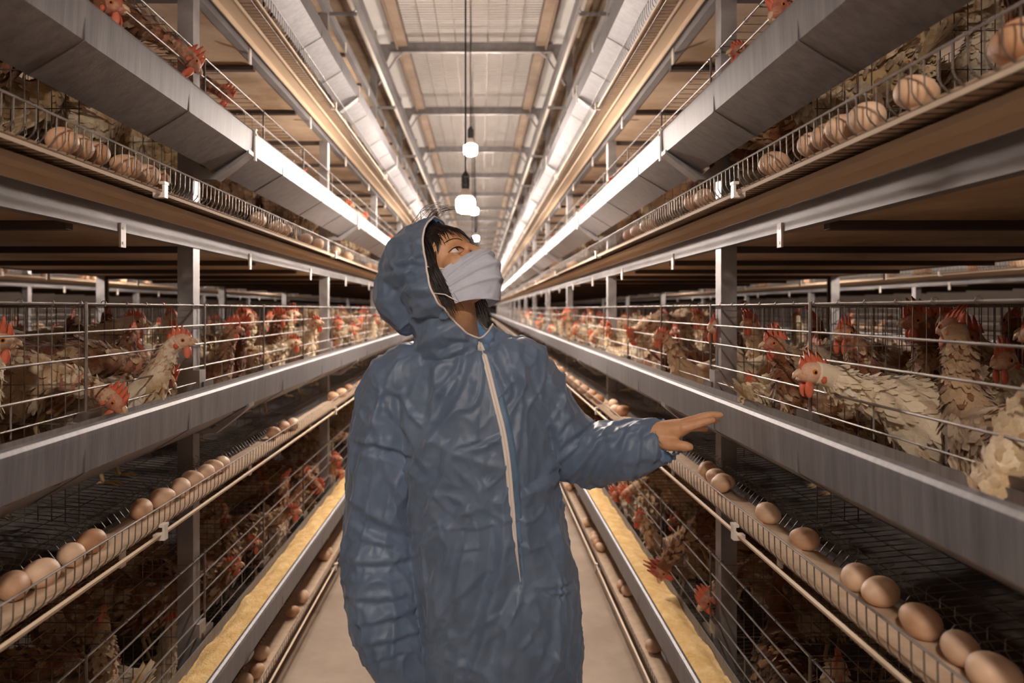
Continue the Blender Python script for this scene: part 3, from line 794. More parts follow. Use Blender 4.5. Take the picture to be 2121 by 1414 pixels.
# about 300 hens that show largest stay individual; the farthest become one crowd
KEEP = 296 - len(special)
rank = []
for key, lst in HG.items():
    for o in lst:
        xa, s, t, d = key
        dist = o.location.y + .9 * abs(abs(o.location.x) - .8) * (1 if d == 0 else 2.2)
        if t >= 2 and o.get('label') == 'hen' and abs(o.location.z - (LIP[t] - .238)) < .06: dist += 3.0
        if o.location.y < .35: dist += 3
        rank.append((dist, len(rank), o, key))
rank.sort(key=lambda r: r[:2])
crowd = MB(); cm = [M['feather'], M['feather2'], M['feather3'], M['skin'], M['comb'], M['beak'], M['pupil'], M['leg'], M['fpale'], M['fpale2']]
cidx = {m_.name: k for k, m_ in enumerate(cm)}
cache = {}
for _, _, o, key in rank[KEEP:]:
    HG[key].remove(o)
    me = o.data
    if o.children:
        pale_ = me.materials[0] == M['fpale']
        for ch in list(o.children): bpy.data.objects.remove(ch)
    if me.name not in cache:
        v = np.empty(len(me.vertices) * 3); me.vertices.foreach_get('co', v)
        cache[me.name] = (v.reshape(-1, 3), [tuple(p.vertices) for p in me.polygons], [cidx[me.materials[p.material_index].name] for p in me.polygons])
    v, f, mi = cache[me.name]
    mw = Matrix.LocRotScale(o.location, o.rotation_euler, o.scale); A_ = np.array(mw)
    v2 = v @ A_[:3, :3].T + A_[:3, 3]
    off = len(crowd.v); crowd.v += v2.tolist(); crowd.f += [tuple(q + off for q in ff) for ff in f]; crowd.m += mi
    bpy.data.objects.remove(o)
if crowd.v:
    o = crowd.build('distant_hens', cm, None, True, fix=False); o['kind'] = 'stuff'
    tag(o, 'crowd of brown and cream hens packed in the far cages', 'hens')
for (xa, s, t, d), lst in HG.items():
    lst.sort(key=lambda o: o.location.y)
    for i, o in enumerate(lst):
        pl = 'pale' if 'pale' in o.data.name or (o.data.materials and o.data.materials[0] == M['fpale']) else 'brown mottled'
        tag(o, f'{pl} hen crowded in the {where(xa, s, t, d)} cages, {ordinal(i)} from the camera', 'hen', f'hens in the {where(xa, s, t, d)} cages')
# ------------------------------------------------------------------ the person
def remeshed(mb_, voxel, smooth_it, name='tmp'):
    me = mb_.mesh(name, []) ; o = bpy.data.objects.new(name, me); C.objects.link(o)
    r = o.modifiers.new('r', 'REMESH'); r.mode = 'VOXEL'; r.voxel_size = voxel
    if smooth_it:
        q = o.modifiers.new('s', 'SMOOTH'); q.factor = .6; q.iterations = smooth_it
    dg = bpy.context.evaluated_depsgraph_get(); dg.update()
    out = bpy.data.meshes.new_from_object(o.evaluated_get(dg)); bpy.data.objects.remove(o)
    out.name = name; return out
def limb(m, pts, n=20, sub=6, mi=0):
    """pts (Vector, ra, rb, axis-angle frame from world) smooth elliptical tube"""
    c = catmull([(*p[0], p[1], p[2] if len(p) > 2 else p[1]) for p in pts], sub)
    rings = []; up = None
    for i, p in enumerate(c):
        t = Vector(c[min(i+1, len(c)-1)][:3] - c[max(i-1, 0)][:3]).normalized()
        if up is None: up = Vector((0, 1, 0)) - t * t.y; up.normalize()
        else: up = (up - t * up.dot(t)).normalized()
        sd = t.cross(up)
        rings.append([Vector(p[:3]) + sd * math.cos(2*PI*j/n) * p[3] + up * math.sin(2*PI*j/n) * p[4] for j in range(n)])
    m.loft(rings, mi)

PY = 1.50
person = empty('person', (P(985, 640, PY).x, PY, 0))
POFF = person.location.copy()
# head frame
HC = P(913, 566, 1.49)
yaw, pit = 60 * D2R, 33 * D2R
HF = Vector((math.sin(yaw) * math.cos(pit), -math.cos(yaw) * math.cos(pit), math.sin(pit)))
HR = HF.cross(Vector((0, 0, 1))).normalized()        # her right-hand side... towards -HL
HU = HR.cross(HF).normalized()
roll = Matrix.Rotation(-4 * D2R, 3, HF); HR = roll @ HR; HU = roll @ HU
HM = Matrix((HR, HF, HU)).transposed()               # local (x right, y forward, z up) -> world
def hp(x, y, z): return HC + HM @ Vector((x, y, z))
# --- body: one continuous skin surface
b = MB()
hr = lambda c, r: b.ell(hp(*c), r, HM, 26, 18)
hr((0, -.012, .030), (.074, .092, .078)); hr((0, .030, .022), (.064, .060, .066)); hr((0, .030, -.030), (.057, .056, .060))
hr((0, .045, -.068), (.036, .040, .034)); hr((0, .078, -.048), (.028, .022, .030)); hr((.034, .055, -.022), (.026, .028, .026)); hr((-.034, .055, -.022), (.026, .028, .026))
limb(b, [(hp(0, .088, .012), .007, .007), (hp(0, .100, -.006), .008, .008), (hp(0, .108, -.022), .011, .010)], 12, 4)
for sg in (1, -1): hr((sg * .070, -.012, -.005), (.007, .015, .026))
neckb = P(950, 735, 1.52)
limb(b, [(hp(0, -.012, -.02), .055, .06), (hp(0, -.012, -.075), .050, .054), (P(945, 690, 1.515), .050, .052), (neckb, .062, .060), (P(960, 775, 1.52), .11, .075)])
limb(b, [(P(960, 760, 1.52), .09, .07), (P(972, 820, 1.52), .145, .095), (P(980, 930, 1.52), .135, .095), (P(990, 1040, 1.52), .120, .09), (P(1005, 1180, 1.53), .145, .105), (P(1018, 1290, 1.53), .150, .105)])
SHL, ELL, WRL = P(1105, 785, 1.53), P(1192, 945, 1.53), P(1352, 908, 1.43)
SHR, ELR, WRR = P(830, 790, 1.53), P(788, 1075, 1.56), P(820, 1370, 1.46)
limb(b, [(P(1060, 800, 1.53), .05, .05), (SHL, .047, .047), (SHL.lerp(ELL, .5), .042, .042), (ELL, .035, .035), (ELL.lerp(WRL, .5), .034, .032), (WRL, .024, .021)])
limb(b, [(P(880, 800, 1.53), .05, .05), (SHR, .047, .047), (SHR.lerp(ELR, .5), .042, .042), (ELR, .036, .036), (ELR.lerp(WRR, .5), .034, .032), (WRR, .024, .021)])
def leg_b(px, toe):
    limb(b, [(P(px, 1290, 1.53), .080, .085), (P(px, 1500, 1.53), .072, .078), (P(px, 1680, 1.54), .052, .055), (P(px, 1800, 1.55), .048, .05), (Vector((P(px, 0, 1.55).x, 1.55, .08)), .035, .038)])
leg_b(958, 0); leg_b(1072, 0)
# her left hand (towards the trough)
def finger(pts, r): limb(b, [(p, rr) for p, rr in zip(pts, r)], 12, 5)
K = 1.0
H0 = WRL
b_ = lambda px, py, y: P(px, py, y)
limb(b, [(P(1345, 908, 1.43), .025, .019), (P(1372, 900, 1.425), .029, .022), (P(1400, 888, 1.42), .021, .030), (P(1422, 880, 1.42), .013, .036), (P(1434, 878, 1.425), .009, .034)], 20, 5)
finger([P(1412, 887, 1.395), P(1432, 882, 1.39), P(1458, 874, 1.388), P(1475, 870, 1.388), P(1483, 870, 1.388)], [.0105, .0092, .0082, .0068, .0036])
finger([P(1412, 877, 1.410), P(1436, 869, 1.408), P(1467, 860, 1.405), P(1490, 859, 1.404), P(1499, 859, 1.404)], [.0105, .0092, .0082, .0068, .0036])
finger([P(1412, 880, 1.430), P(1436, 873, 1.432), P(1464, 869, 1.432), P(1482, 872, 1.432), P(1490, 874, 1.432)], [.0100, .0088, .0078, .0064, .0034])
finger([P(1408, 890, 1.448), P(1430, 887, 1.455), P(1450, 887, 1.458), P(1466, 890, 1.458)], [.0090, .0076, .0068, .0052])
finger([P(1362, 906, 1.424), P(1382, 919, 1.404), P(1408, 922, 1.388), P(1426, 925, 1.382), P(1436, 927, 1.380)], [.016, .0145, .0112, .0095, .0048])
# her right hand hangs in its sleeve, fingers curled
for k, (dx, dy) in enumerate(((-14, 0), (-3, 4), (8, 3), (18, 0))):
    a = WRR + Vector((.001 * dx, 0, -.075))
    finger([WRR + Vector((.001*dx*.8, 0, -.055)), a + Vector((0, -.006, -.012)), a + Vector((.002, -.020, -.036)), a + Vector((.004, -.036, -.050))], [.0095, .0088, .0080, .006])
finger([WRR + Vector((.018, -.01, -.02)), WRR + Vector((.030, -.02, -.042)), WRR + Vector((.034, -.03, -.066))], [.013, .0105, .007])
limb(b, [(WRR, .024, .020), (WRR + Vector((.001, 0, -.035)), .035, .020), (WRR + Vector((.001, -.002, -.070)), .036, .013)], 16, 5)
body = remeshed(b, .0030, 3, 'body')
# face details pushed into the surface (head-local coordinates)
HI = HM.inverted()
for v in body.vertices:
    q = HI @ (v.co - HC)
    if abs(q.x) < .08 and q.y > 0 and -.12 < q.z < .13:
        for sg in (1, -1):
            d2 = ((q.x - sg*.031) / .017) ** 2 + ((q.z - .004) / .012) ** 2
            v.co -= HF * (.009 * math.exp(-d2))
            d2 = ((q.x - sg*.031) / .022) ** 2 + ((q.z - .022) / .007) ** 2
            v.co += HF * (.003 * math.exp(-d2))
body.materials.append(M['hskin']); body.polygons.foreach_set('use_smooth', [True] * len(body.polygons))
BVB = BVHTree.FromPolygons([v.co.copy() for v in body.vertices], [tuple(p.vertices) for p in body.polygons])
def place(name, me, parent=person):
    """meshes are made in world coordinates; move origin to the person's base"""
    me.transform(Matrix.Translation(-POFF)); return link(name, me, parent)
def surf(lx, lz, y0=.25, lift=0.0):
    """point on the face at head-local x,z"""
    hit = BVB.ray_cast(hp(lx, y0, lz), -HF)
    return (hit[0] + HF * lift) if hit[0] else hp(lx, .06, lz)
# eyes, lids, lashes, brows
for sg in (1, -1):
    e = surf(sg * .031, .003)
    m = MB(); c = e - HF * .0042
    m.ell(c, (.0118, .0118, .0118), HM, 20, 14, mi=0)
    gz = (HF + HR * (-.12) + HU * .15).normalized()
    m.ell(c + gz * .0076, (.0060, .0048, .0060), HM, 16, 10, mi=1)
    place('eye', m.mesh('eye', [M['sclera'], M['pupil']], True))
    m = MB()
    for zz, mi_ in ((.0070, 0), (-.0058, 0)):
        pts = [surf(sg * (.031 + u * .0165), .003 + zz * (1 - u * u) + .0008 * u * sg * 0, lift=.0006) + HF * (.0022 * (1 - u*u)) for u in [k / 5 - 1 for k in range(11)]]
        m.tube(pts, [.0008 + .0019 * (1 - (k/5 - 1) ** 2) for k in range(11)], 8)
    place('eyelid', m.mesh('eyelid', M['hskin'], True))
    m = MB(); pts = [surf(sg * (.031 + u * .0170), .003 + .0064 * (1 - u * u), lift=.0018) + HF * (.0028 * (1 - u*u)) for u in [k / 5 - 1 for k in range(11)]]
    m.tube(pts, [.0005 + .0015 * (1 - (k/5 - 1) ** 2) for k in range(11)], 6); place('eyelash', m.mesh('eyelash', M['hair'], True))
    m = MB()
    for k in range(26):
        u = k / 25; x = sg * (.015 + .032 * u); z = .0215 + .006 * math.sin(u * PI * .8)
        a = surf(x, z, lift=.0006); c2 = surf(x + sg * .005, z + .0035 - .004 * u, lift=.0012); m.tube([a, c2], [.0009, .0003], 4)
    place('eyebrow', m.mesh('eyebrow', M['hair'], True))
# mask
def mask_pt(a, v, lift=0.0):
    # a -1..1 across, v 0 top .. 1 bottom ; head-local
    mid = catmull([(.106, -.004), (.119, -.022), (.126, -.046), (.121, -.075), (.108, -.104), (.090, -.130)], 8)
    k = v * (len(mid) - 1); i = min(int(k), len(mid) - 2); f = k - i; my, mz = mid[i] * (1 - f) + mid[i+1] * f
    sz = -.028 - .078 * v; sy = .040 - .006 * v
    aa = abs(a); x = a * (.069 - .006 * abs(v - .4))
    y = sy + (my - sy) * (1 - aa ** 2.0) ** .75; z = mz + (sz - mz) * aa ** (.75 + .85 * min(1, v * 2))
    if v < .12: y -= (.12 - v) * .10 * (1 - aa)
    pl = 0
    for c0 in (.30, .52, .72):
        w_ = .05 + .02 * (1 - aa)
        d = (v - c0) / w_
        pl += (.0068 * math.exp(-d * d) if d < 0 else .0068 * math.exp(-d * d * 14)) * (.5 + .5 * (1 - aa))
    wr = .0030 * (noise.noise((a * 2.2 + v * 5, v * 2, 21)) ) + .0020 * noise.noise((a * 6, v * 14, 3)) + .0018 * noise.noise((a * 3 + v * 6, v * 3, 8))
    n_ = Vector((a * .8, 1, (v * -1.1 + .45) * .6)).normalized()
    q = Vector((x, y, z)) + n_ * (pl + wr + lift)
    return HC + HM @ q
m = MB(); nu, nv = 44, 60
for L_, rev in ((0, 0), (-.0016, 1)):
    vs = [mask_pt(-1 + 2 * i / nu, j / nv, L_) for j in range(nv + 1) for i in range(nu + 1)]
    fs = [(j*(nu+1)+i, j*(nu+1)+i+1, (j+1)*(nu+1)+i+1, (j+1)*(nu+1)+i) for j in range(nv) for i in range(nu)]
    m.add(vs, fs)
mk = place('mask', m.mesh('mask', M['mask'], True))
for v0, v1, c0 in ((.0, .04, 0), (.955, 1.0, 0)):
    q = MB(); q.add([mask_pt(-1 + 2 * i / nu, v0 + (v1 - v0) * j / 3, .0008) for j in range(4) for i in range(nu + 1)], [(j*(nu+1)+i, j*(nu+1)+i+1, (j+1)*(nu+1)+i+1, (j+1)*(nu+1)+i) for j in range(3) for i in range(nu)])
    me = q.mesh('mask_hem', M['mask'], True); me.transform(Matrix.Translation(-POFF)); link('mask_hem', me, mk)
for sg in (1, -1):
    for v_, pts in ((.02, [(.066, .030, -.012), (.078, -.005, .018)]), (.97, [(.064, .028, -.078), (.074, -.005, -.055)])):
        q = MB(); q.tube([mask_pt(sg * .98, v_, .001), hp(sg * (pts[0][0] + .006), pts[0][1] - .004, pts[0][2]), hp(sg * (pts[1][0] + .006), pts[1][1], pts[1][2])], .0014, 6)
        me = q.mesh('ear_loop', M['trim'], True); me.transform(Matrix.Translation(-POFF)); link('ear_loop', me, mk)
# hair: cap on the skull, fringe, side locks
rnd = random.Random(3)
m = MB()
m.ell(hp(0, -.016, .037), (.079, .097, .082), HM, 30, 20)
def lock(pts, r, n=5): m.tube([HC + HM @ Vector(p) for p in [tuple(x) for x in catmull(pts, 5)]], [r * (1 - .85 * k / (5 * (len(pts) - 1))) for k in range(5 * (len(pts) - 1) + 1)], n)
def skin_pt(x, z, lift):
    h_ = BVB.ray_cast(hp(x, .25, z), -HF)
    return (HI @ (h_[0] - HC)) + Vector((x * .15, 1, .1)).normalized() * lift if h_[0] else Vector((x, .06, z))
for k in range(260):
    x0 = rnd.uniform(-.050, .060); fl = rnd.random()
    ln = rnd.uniform(.018, .040) if fl < .75 else rnd.uniform(.040, .058)
    dx = rnd.uniform(-.012, .012) + x0 * .25; lf = rnd.uniform(.001, .006)
    z0 = .094 - abs(x0) * .35
    if k % 5 == 0: ln += .012; x0 = rnd.choice((-.040, -.030, .046, .020)) + rnd.uniform(-.006, .006)
    pts = [Vector((x0, .045, z0 + .012))] + [skin_pt(x0 + dx * u, z0 - ln * u - .004, lf + .003 * (1-u)) for u in (.1, .4, .7, 1.0)]
    lock(pts, rnd.uniform(.0009, .0022))
for sg in (1, -1):
    for k in range(110):
        x0 = sg * rnd.uniform(.052, .072); yb = rnd.uniform(.012, .046)
        l_ = rnd.uniform(.09, .17)
        pts = [Vector((x0 * .93, yb - .004, .070)), Vector((x0 * 1.03, yb, .030)), Vector((sg * .074, yb - .003, -.010)), Vector((sg * rnd.uniform(.066, .074), yb - .006, -.045)), Vector((sg * rnd.uniform(.050, .064), yb - .012 + rnd.uniform(-.01, .012), -.045 - l_ * .5))]
        lock(pts, rnd.uniform(.0008, .0018))
for cx_, cz_, dx_, ln_ in ((.040, .088, .016, .062), (.030, .092, .012, .050), (.050, .080, .010, .070), (-.020, .092, -.006, .034), (.008, .094, .004, .040), (-.042, .086, -.008, .045)):
    for k in range(22):
        x0 = cx_ + rnd.gauss(0, .0035); z0 = cz_ + rnd.gauss(0, .002)
        pts = [Vector((x0 * .9, .045, z0 + .016))] + [skin_pt(x0 + (dx_ + (cx_ - x0) * .9) * u, z0 - ln_ * u * rnd.uniform(.93, 1.0), .0018 + .004 * (1 - u)) for u in (.05, .35, .7, 1.0)]
        lock(pts, rnd.uniform(.0012, .0020))
for k in range(26):     # flyaway strands on the crown
    x0 = rnd.uniform(-.04, .05)
    pts = [Vector((x0, rnd.uniform(.0, .05), .112)), Vector((x0 + rnd.uniform(-.01, .01), .05, .122 + rnd.uniform(0, .008))), Vector((x0 + rnd.uniform(-.02, .02), .085, .112 + rnd.uniform(-.01, .012))), Vector((x0 + rnd.uniform(-.02, .02), .105, .095 + rnd.uniform(-.015, .02)))]
    lock(pts, .0006, 4)
place('hair', m.mesh('hair', M['hair'], True))

# --- coverall: torso, sleeves, legs, hood blended, then folded
g = MB()
tor = [(705, 948, 88, .066, 1.515), (728, 952, 125, .085, 1.52), (752, 958, 158, .10, 1.52), (790, 968, 178, .115, 1.52), (850, 980, 172, .128, 1.515), (930, 990, 160, .133, 1.51), (1020, 998, 156, .13, 1.51),
       (1110, 1008, 164, .135, 1.515), (1200, 1020, 170, .14, 1.52), (1300, 1030, 171, .14, 1.52), (1400, 1034, 168, .135, 1.52), (1480, 1034, 163, .125, 1.52)]
limb(g, [(P(cx, y, PYY), hw * .001061, dep) for y, cx, hw, dep, PYY in tor], 40, 5)
limb(g, [(P(1050, 790, 1.52), .085, .085), (P(1092, 800, 1.525), .078, .080), (P(1132, 856, 1.53), .070, .078), (P(1178, 920, 1.53), .070, .074), (P(1215, 940, 1.515), .066, .070), (P(1270, 935, 1.48), .062, .062), (P(1325, 925, 1.455), .056, .055), (P(1368, 915, 1.44), .043, .042)], 28)
limb(g, [(P(885, 790, 1.52), .085, .085), (P(832, 800, 1.525), .080, .080), (P(806, 880, 1.52), .076, .080), (P(793, 980, 1.52), .078, .080), (P(786, 1080, 1.52), .078, .080), (P(786, 1180, 1.50), .078, .078), (P(798, 1280, 1.485), .074, .074), (P(815, 1350, 1.47), .064, .064), (P(832, 1405, 1.46), .048, .048), (P(836, 1425, 1.46), .040, .040)], 28)
for px, sx in ((960, -1), (1108, 1)):
    X_ = P(px, 0, 1.53).x
    limb(g, [(P(px, 1400, 1.52), .098, .120), (P(px, 1500, 1.53), .100, .115), (P(px, 1650, 1.54), .094, .10), (Vector((X_, 1.55, .28)), .088, .09), (Vector((X_, 1.55, .12)), .080, .085), (Vector((X_, 1.55, .08)), .066, .07)], 24)
# hood
def hood_ell(c, r): g.ell(hp(*c), r, HM, 30, 20)
hood_ell((0, -.022, .030), (.100, .104, .093)); hood_ell((0, .020, .018), (.096, .082, .096)); hood_ell((0, -.01, -.03), (.098, .085, .085))
g.ell(P(850, 612, 1.53), (.076, .085, .082), None, 28, 18)
g.ell(P(880, 560, 1.52), (.090, .092, .098), None, 28, 18)
limb(g, [(P(905, 600, 1.50), .080, .080), (P(925, 650, 1.50), .082, .080), (P(937, 690, 1.500), .085, .080), (P(945, 725, 1.515), .095, .075)], 30)
hood_ell((0, .030, -.055), (.084, .060, .066))
cover = remeshed(g, .0040, 3, 'coverall')
# opening: everything in front of the seam surface is cut away
SEAM = [(877, 466), (884, 500), (893, 545), (905, 590), (922, 630), (943, 665), (965, 690), (990, 706)]
def seam_x(py):
    if py <= SEAM[0][1]: return SEAM[0][0]
    for (a0, b0), (a1, b1) in zip(SEAM, SEAM[1:]):
        if py <= b1: return a0 + (a1 - a0) * (py - b0) / (b1 - b0)
    return SEAM[-1][0]
sx_world = lambda z: P(seam_x(640 + (CAMZ - z) * F / 1.45), 0, 1.45).x
NS = Vector((.90, -.30, .12)).normalized()
def cut(p):
    """>0 inside the face opening"""
    py = 640 + (CAMZ - p.z) * F / 1.45
    if p.z > CAMZ + .25: return -1
    # plane through the near seam edge, leaning so the far side of the opening lies farther ahead
    x0 = sx_world(p.z)
    f1 = (p.x - x0) - .34 * (p.y - 1.42)
    f2 = (p.z - (P(0, 712, 1.45).z + max(0, (p.x - P(992, 0, 1.45).x)) * 1.2))        # V at the neck
    return min(f1, f2 * 1.0)
W_ = np.array([v.co[:] for v in cover.vertices])
NRM = np.array([v.normal[:] for v in cover.vertices])
# folds: (px0, py0, px1, py1, amp mm, width mm) on the side facing the aisle camera
FOLDS = [
 # chest, radiating from the neck and the armpits
 (985, 735, 880, 930, 7, 11), (960, 740, 850, 860, 5, 9), (1010, 730, 1050, 830, 4, 9), (1035, 720, 1120, 830, 5, 10), (900, 760, 868, 940, 6, 9), (1130, 860, 1080, 760, 4, 8),
 (945, 800, 870, 1050, 6, 10), (930, 930, 870, 1090, 7, 10), (1000, 1000, 875, 1130, 6, 10), (1040, 900, 950, 935, 3, 5), (945, 925, 1035, 915, 3, 5), (1140, 940, 1105, 1020, 5, 9), (1150, 985, 1060, 1045, 4, 7),
 (1130, 1060, 1160, 1190, 5, 10), (1040, 1040, 1000, 1300, 8, 14), (975, 1090, 955, 1290, 6, 11), (1085, 1030, 1115, 1210, 5, 10), (1010, 1250, 965, 1414, 9, 12), (1075, 1230, 1040, 1414, 9, 14), (905, 1180, 895, 1330, 5, 10),
 (1120, 1215, 1180, 1200, 5, 6), (1130, 1225, 1185, 1222, 5, 5), (1095, 1260, 1140, 1330, 6, 10), (940, 1290, 880, 1370, 5, 9), (1160, 1250, 1130, 1400, 6, 10), (880, 1330, 1010, 1180, 5, 9), (1005, 1330, 1075, 1240, 4, 7),
 (950, 1140, 1005, 1135, 2.5, 4), (925, 1090, 1050, 1080, 2.5, 4), (1050, 1265, 985, 1290, 3, 5),
 # right-hand sleeve (image left): rings of creases
 (745, 915, 862, 948, 6, 5), (742, 930, 860, 965, -4, 7), (735, 1040, 850, 1100, 5, 9), (730, 1075, 800, 1110, -4, 8), (725, 1160, 860, 1150, 6, 7), (716, 1185, 840, 1180, -4, 9), (730, 1235, 860, 1225, 6, 8), (745, 1290, 870, 1250, 6, 7),
 (755, 1330, 870, 1300, 6, 7), (765, 1375, 860, 1345, 5, 6), (860, 960, 850, 1080, 5, 9), (795, 960, 840, 1040, 5, 10), (760, 1120, 830, 1140, 4, 6), (800, 840, 860, 930, 5, 10), (770, 860, 790, 930, 4, 8), (835, 820, 850, 900, 4, 8),
 # left-hand sleeve (image right)
 (1120, 830, 1160, 930, 6, 9), (1140, 790, 1185, 900, 4, 8), (1150, 930, 1225, 880, 7, 8), (1145, 965, 1235, 905, 6, 8), (1165, 990, 1245, 915, 5, 7), (1185, 995, 1262, 905, 6, 7), (1210, 1000, 1280, 900, 5, 8), (1250, 915, 1300, 885, 5, 6), (1260, 990, 1290, 930, 4, 9), (1310, 985, 1325, 890, 4, 5), (1320, 900, 1372, 878, 5, 6), (1150, 900, 1200, 850, 5, 7), (1300, 960, 1370, 950, 4, 7),
 # hood
 (882, 520, 820, 545, 4, 4), (885, 530, 835, 556, -2.5, 4), (890, 545, 800, 545, 3, 5), (895, 560, 790, 575, 5, 6), (902, 578, 840, 595, 4, 5), (908, 595, 800, 620, 4, 7), (915, 610, 850, 665, 5, 7), (935, 640, 865, 710, 6, 8), (925, 625, 880, 690, -4, 7), (955, 670, 850, 735, 5, 9), (875, 490, 815, 500, 2.5, 5), (878, 505, 830, 515, 2.5, 4), (790, 560, 775, 640, 5, 9), (800, 650, 845, 690, 6, 7), (930, 700, 990, 712, 4, 6), (860, 600, 845, 660, 3, 8),
 # collar to shoulder
 (985, 712, 900, 745, 4, 6), (905, 730, 830, 760, 4, 8), (1000, 700, 1060, 735, 4, 8),
]
yy = W_[:, 1]; pxv = 994 + (W_[:, 0] - CAMX) * F / yy; pyv = 640 + (CAMZ - W_[:, 2]) * F / yy
front = np.clip((-NRM[:, 1] + .25) / .6, 0, 1)
disp = np.zeros(len(W_))
for x0, y0, x1, y1, am, wd in FOLDS:
    d = np.array([x1 - x0, y1 - y0], float); L2 = d @ d
    u = ((pxv - x0) * d[0] + (pyv - y0) * d[1]) / L2; uc = np.clip(u, 0, 1)
    # slight bend so that no fold is ruler straight
    nx, ny = -d[1] / L2 ** .5, d[0] / L2 ** .5
    bend = .06 * L2 ** .5 * np.sin(uc * PI) * (1 if (x0 * 7 + y0) % 2 else -1)
    dx = pxv - (x0 + d[0] * uc + nx * bend); dy = pyv - (y0 + d[1] * uc + ny * bend)
    sgn = dx * nx + dy * ny; dist = np.hypot(dx, dy) * 1.061
    ridge = np.where(sgn > 0, np.exp(-(dist / (wd * .75)) ** 1.3), np.exp(-(dist / (wd * 2.0)) ** 2)) - .5 * np.exp(-((dist - wd * 1.6) / wd) ** 2) * (sgn > 0)
    disp += 1.35 * am * .001 * ridge * np.sin(np.clip(uc * .9 + .08, 0, 1) * PI) ** .5 * front
# general crumple
for i in range(len(W_)):
    p = Vector(W_[i]); z = p.z
    wv = noise.noise(p * 6) * .6
    q = Vector((p.x * 9 + p.z * 2.2 + wv, p.y * 9, p.z * 5 - p.x * 2 + wv)); a = max(0, 1 - abs(noise.noise(q)) * 5) ** 1.5
    q2 = Vector((p.x * 17 + 3 - p.z * 4, p.y * 17, p.z * 11 + wv * 2)); a2 = max(0, 1 - abs(noise.noise(q2)) * 4.5) ** 1.4
    q3 = Vector((p.x * 34, p.y * 34 + 9, p.z * 26 + wv)); a3 = max(0, 1 - abs(noise.noise(q3)) * 3.5)
    disp[i] += .0068 * a + .0050 * a2 + .0020 * a3 + .007 * noise.noise(Vector((p.x * 6, p.y * 6 + 4, p.z * 5))) + .003 * noise.noise(Vector((p.x * 16, p.y * 16, p.z * 12)))
co = W_ + NRM * disp[:, None]
# the zip line runs down the front: keep it calm
cover.vertices.foreach_set('co', co.ravel())
bmx = bmesh.new(); bmx.from_mesh(cover)
hv = [v for v in bmx.verts if v.co.z > CAMZ - .10 and v.co.z < CAMZ + .25]
val = {v.index: cut(v.co) for v in hv}
kill = [f for f in bmx.faces if all(val.get(v.index, -1) > 0 for v in f.verts)]
bmesh.ops.delete(bmx, geom=kill, context='FACES')
loose = [v for v in bmx.verts if not v.link_faces]; bmesh.ops.delete(bmx, geom=loose, context='VERTS')
# also open the cuffs around the hands
be = [e for e in bmx.edges if e.is_boundary]
nb = {}
for e in be:
    a, c_ = e.verts; nb.setdefault(a, []).append(c_); nb.setdefault(c_, []).append(a)
loops = []; seen = set()
for st in nb:
    if st in seen: continue
    lp = [st]; seen.add(st); cur = st
    while True:
        nx_ = [q for q in nb[cur] if q not in seen]
        if not nx_: break
        cur = nx_[0]; seen.add(cur); lp.append(cur)
    loops.append(lp)
loops.sort(key=len, reverse=True); lp = loops[0]
for it in range(14):
    new = [(lp[i-1].co + lp[i].co * 2 + lp[(i+1) % len(lp)].co) / 4 for i in range(len(lp))]
    for v, c_ in zip(lp, new): v.co = c_
edge_pts = [v.co.copy() for v in lp]
bmx.to_mesh(cover); bmx.free()
cover.materials.append(M['cloth']); cover.polygons.foreach_set('use_smooth', [True] * len(cover.polygons))
BVC = BVHTree.FromPolygons([v.co.copy() for v in cover.vertices], [tuple(p.vertices) for p in cover.polygons])
cov = place('coverall', cover)
def kid(name, m_, mat_, parent):
    me = m_.mesh(name, mat_, True); me.transform(Matrix.Translation(-POFF)); return link(name, me, parent)
m = MB(); m.tube(edge_pts + [edge_pts[0], edge_pts[1]], .0022, 8, cap=False)
o = kid('hood_trim', m, M['trim'], cov); o['label'] = 'pale elastic edge of the hood'
def on_cover(px, py, lift=.002):
    o_ = Vector((CAMX, 0, CAMZ)); d = (P(px, py, 1) - o_).normalized()
    h_ = BVC.ray_cast(o_, d)
    return (h_[0] - d * lift) if h_[0] is not None else P(px, py, 1.38)
ZP = catmull([(992, 709), (1002, 735), (1014, 780), (1026, 830), (1041, 890), (1052, 960), (1058, 1030), (1064, 1090), (1071, 1150), (1078, 1205)], 9)
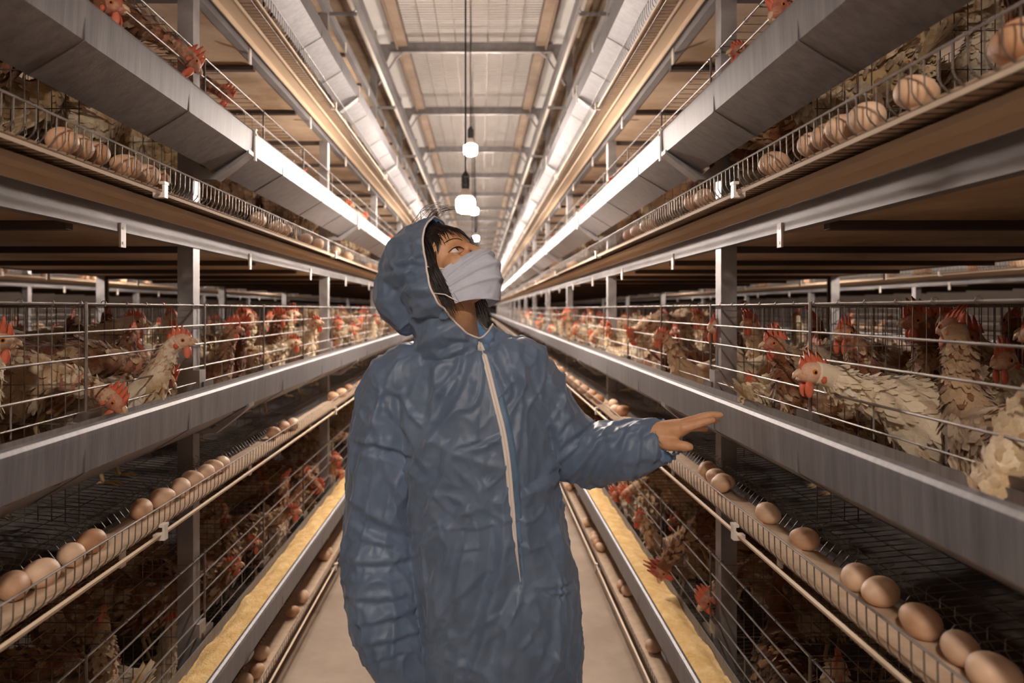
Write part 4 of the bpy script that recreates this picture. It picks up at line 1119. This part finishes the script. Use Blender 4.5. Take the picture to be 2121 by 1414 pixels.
def strip(name, mat_, w0, lift, parent, dx=0):
    raw = [on_cover(x + dx, y, lift) for x, y in ZP]
    for it in range(6): raw = [raw[0]] + [(raw[i-1] + raw[i] * 2 + raw[i+1]) / 4 for i in range(1, len(raw) - 1)] + [raw[-1]]
    m = MB(); n_ = len(raw); vs = []; 
    for i, p in enumerate(raw):
        w1 = w0 * (1 if i < n_ * .7 else max(.12, 1 - (i - n_ * .7) / (n_ * .3)))
        for a in (-1, -.4, .4, 1): vs.append(p + Vector((a * w1, 0, 0)) + Vector((0, .0012 * abs(a), 0)))
        for a in (1, -1): vs.append(p + Vector((a * w1, .004, 0)))
    fs = [(i*6+j, i*6+(j+1) % 6, (i+1)*6+(j+1) % 6, (i+1)*6+j) for i in range(n_-1) for j in range(6)]
    m.add(vs, fs); return kid(name, m, mat_, parent)
strip('zip_flap', M['cloth_thin'], .0120, .0012, cov, 8)
zp = strip('zipper', M['trim'], .0062, .004, cov); zp['label'] = 'long pale zipper'
m = MB(); tp = [on_cover(x, y, .0062) for x, y in ZP]
for it in range(6): tp = [tp[0]] + [(tp[i-1] + tp[i] * 2 + tp[i+1]) / 4 for i in range(1, len(tp) - 1)] + [tp[-1]]
m.tube(tp, .0011, 6); kid('zipper_teeth', m, M['white'], zp)
m = MB(); a = tp[0]; m.box(a.x - .003, a.x + .003, a.y - .006, a.y - .002, a.z - .018, a.z + .002); kid('zipper_slider', m, M['white'], zp)
place('body', body)
# elastic cuffs
for c_, ax, r0 in ((P(1372, 915, 1.437), (WRL - P(1325, 925, 1.455)).normalized(), .040), (P(838, 1425, 1.46), Vector((.1, 0, -1)).normalized(), .037)):
    m = MB(); rings = []
    u_ = ax.orthogonal().normalized(); v_ = ax.cross(u_)
    for k in range(9):
        t = k / 8; rad = r0 * (1.0 + .12 * math.sin(t * PI * 2.2) - .10 * t); 
        rings.append([c_ + ax * (t * .034 - .012) + (u_ * math.cos(q) + v_ * math.sin(q)) * (rad + .0022 * math.sin(q * 13 + k) + .004 * noise.noise((math.cos(q) * 2, math.sin(q) * 2, k * .3))) for q in [2*PI*j/60 for j in range(60)]])
    m.loft(rings, 0, False); kid('cuff', m, M['cloth_thin'], cov)
for px in (960, 1108):
    X_ = P(px, 0, 1.53).x; m = MB()
    limb(m, [(Vector((X_, 1.55, .12)), .055, .06), (Vector((X_, 1.545, .07)), .052, .065), (Vector((X_, 1.52, .05)), .05, .06)], 18)
    m.ell((X_, 1.48, .045), (.048, .125, .042), None, 22, 12); m.box(X_ - .047, X_ + .047, 1.37, 1.60, .001, .02)
    place('boot', m.mesh('boot', M['boot'], True))
tag(person, 'person in hooded blue coverall and face mask looking up, hand held out beside trough', 'person')
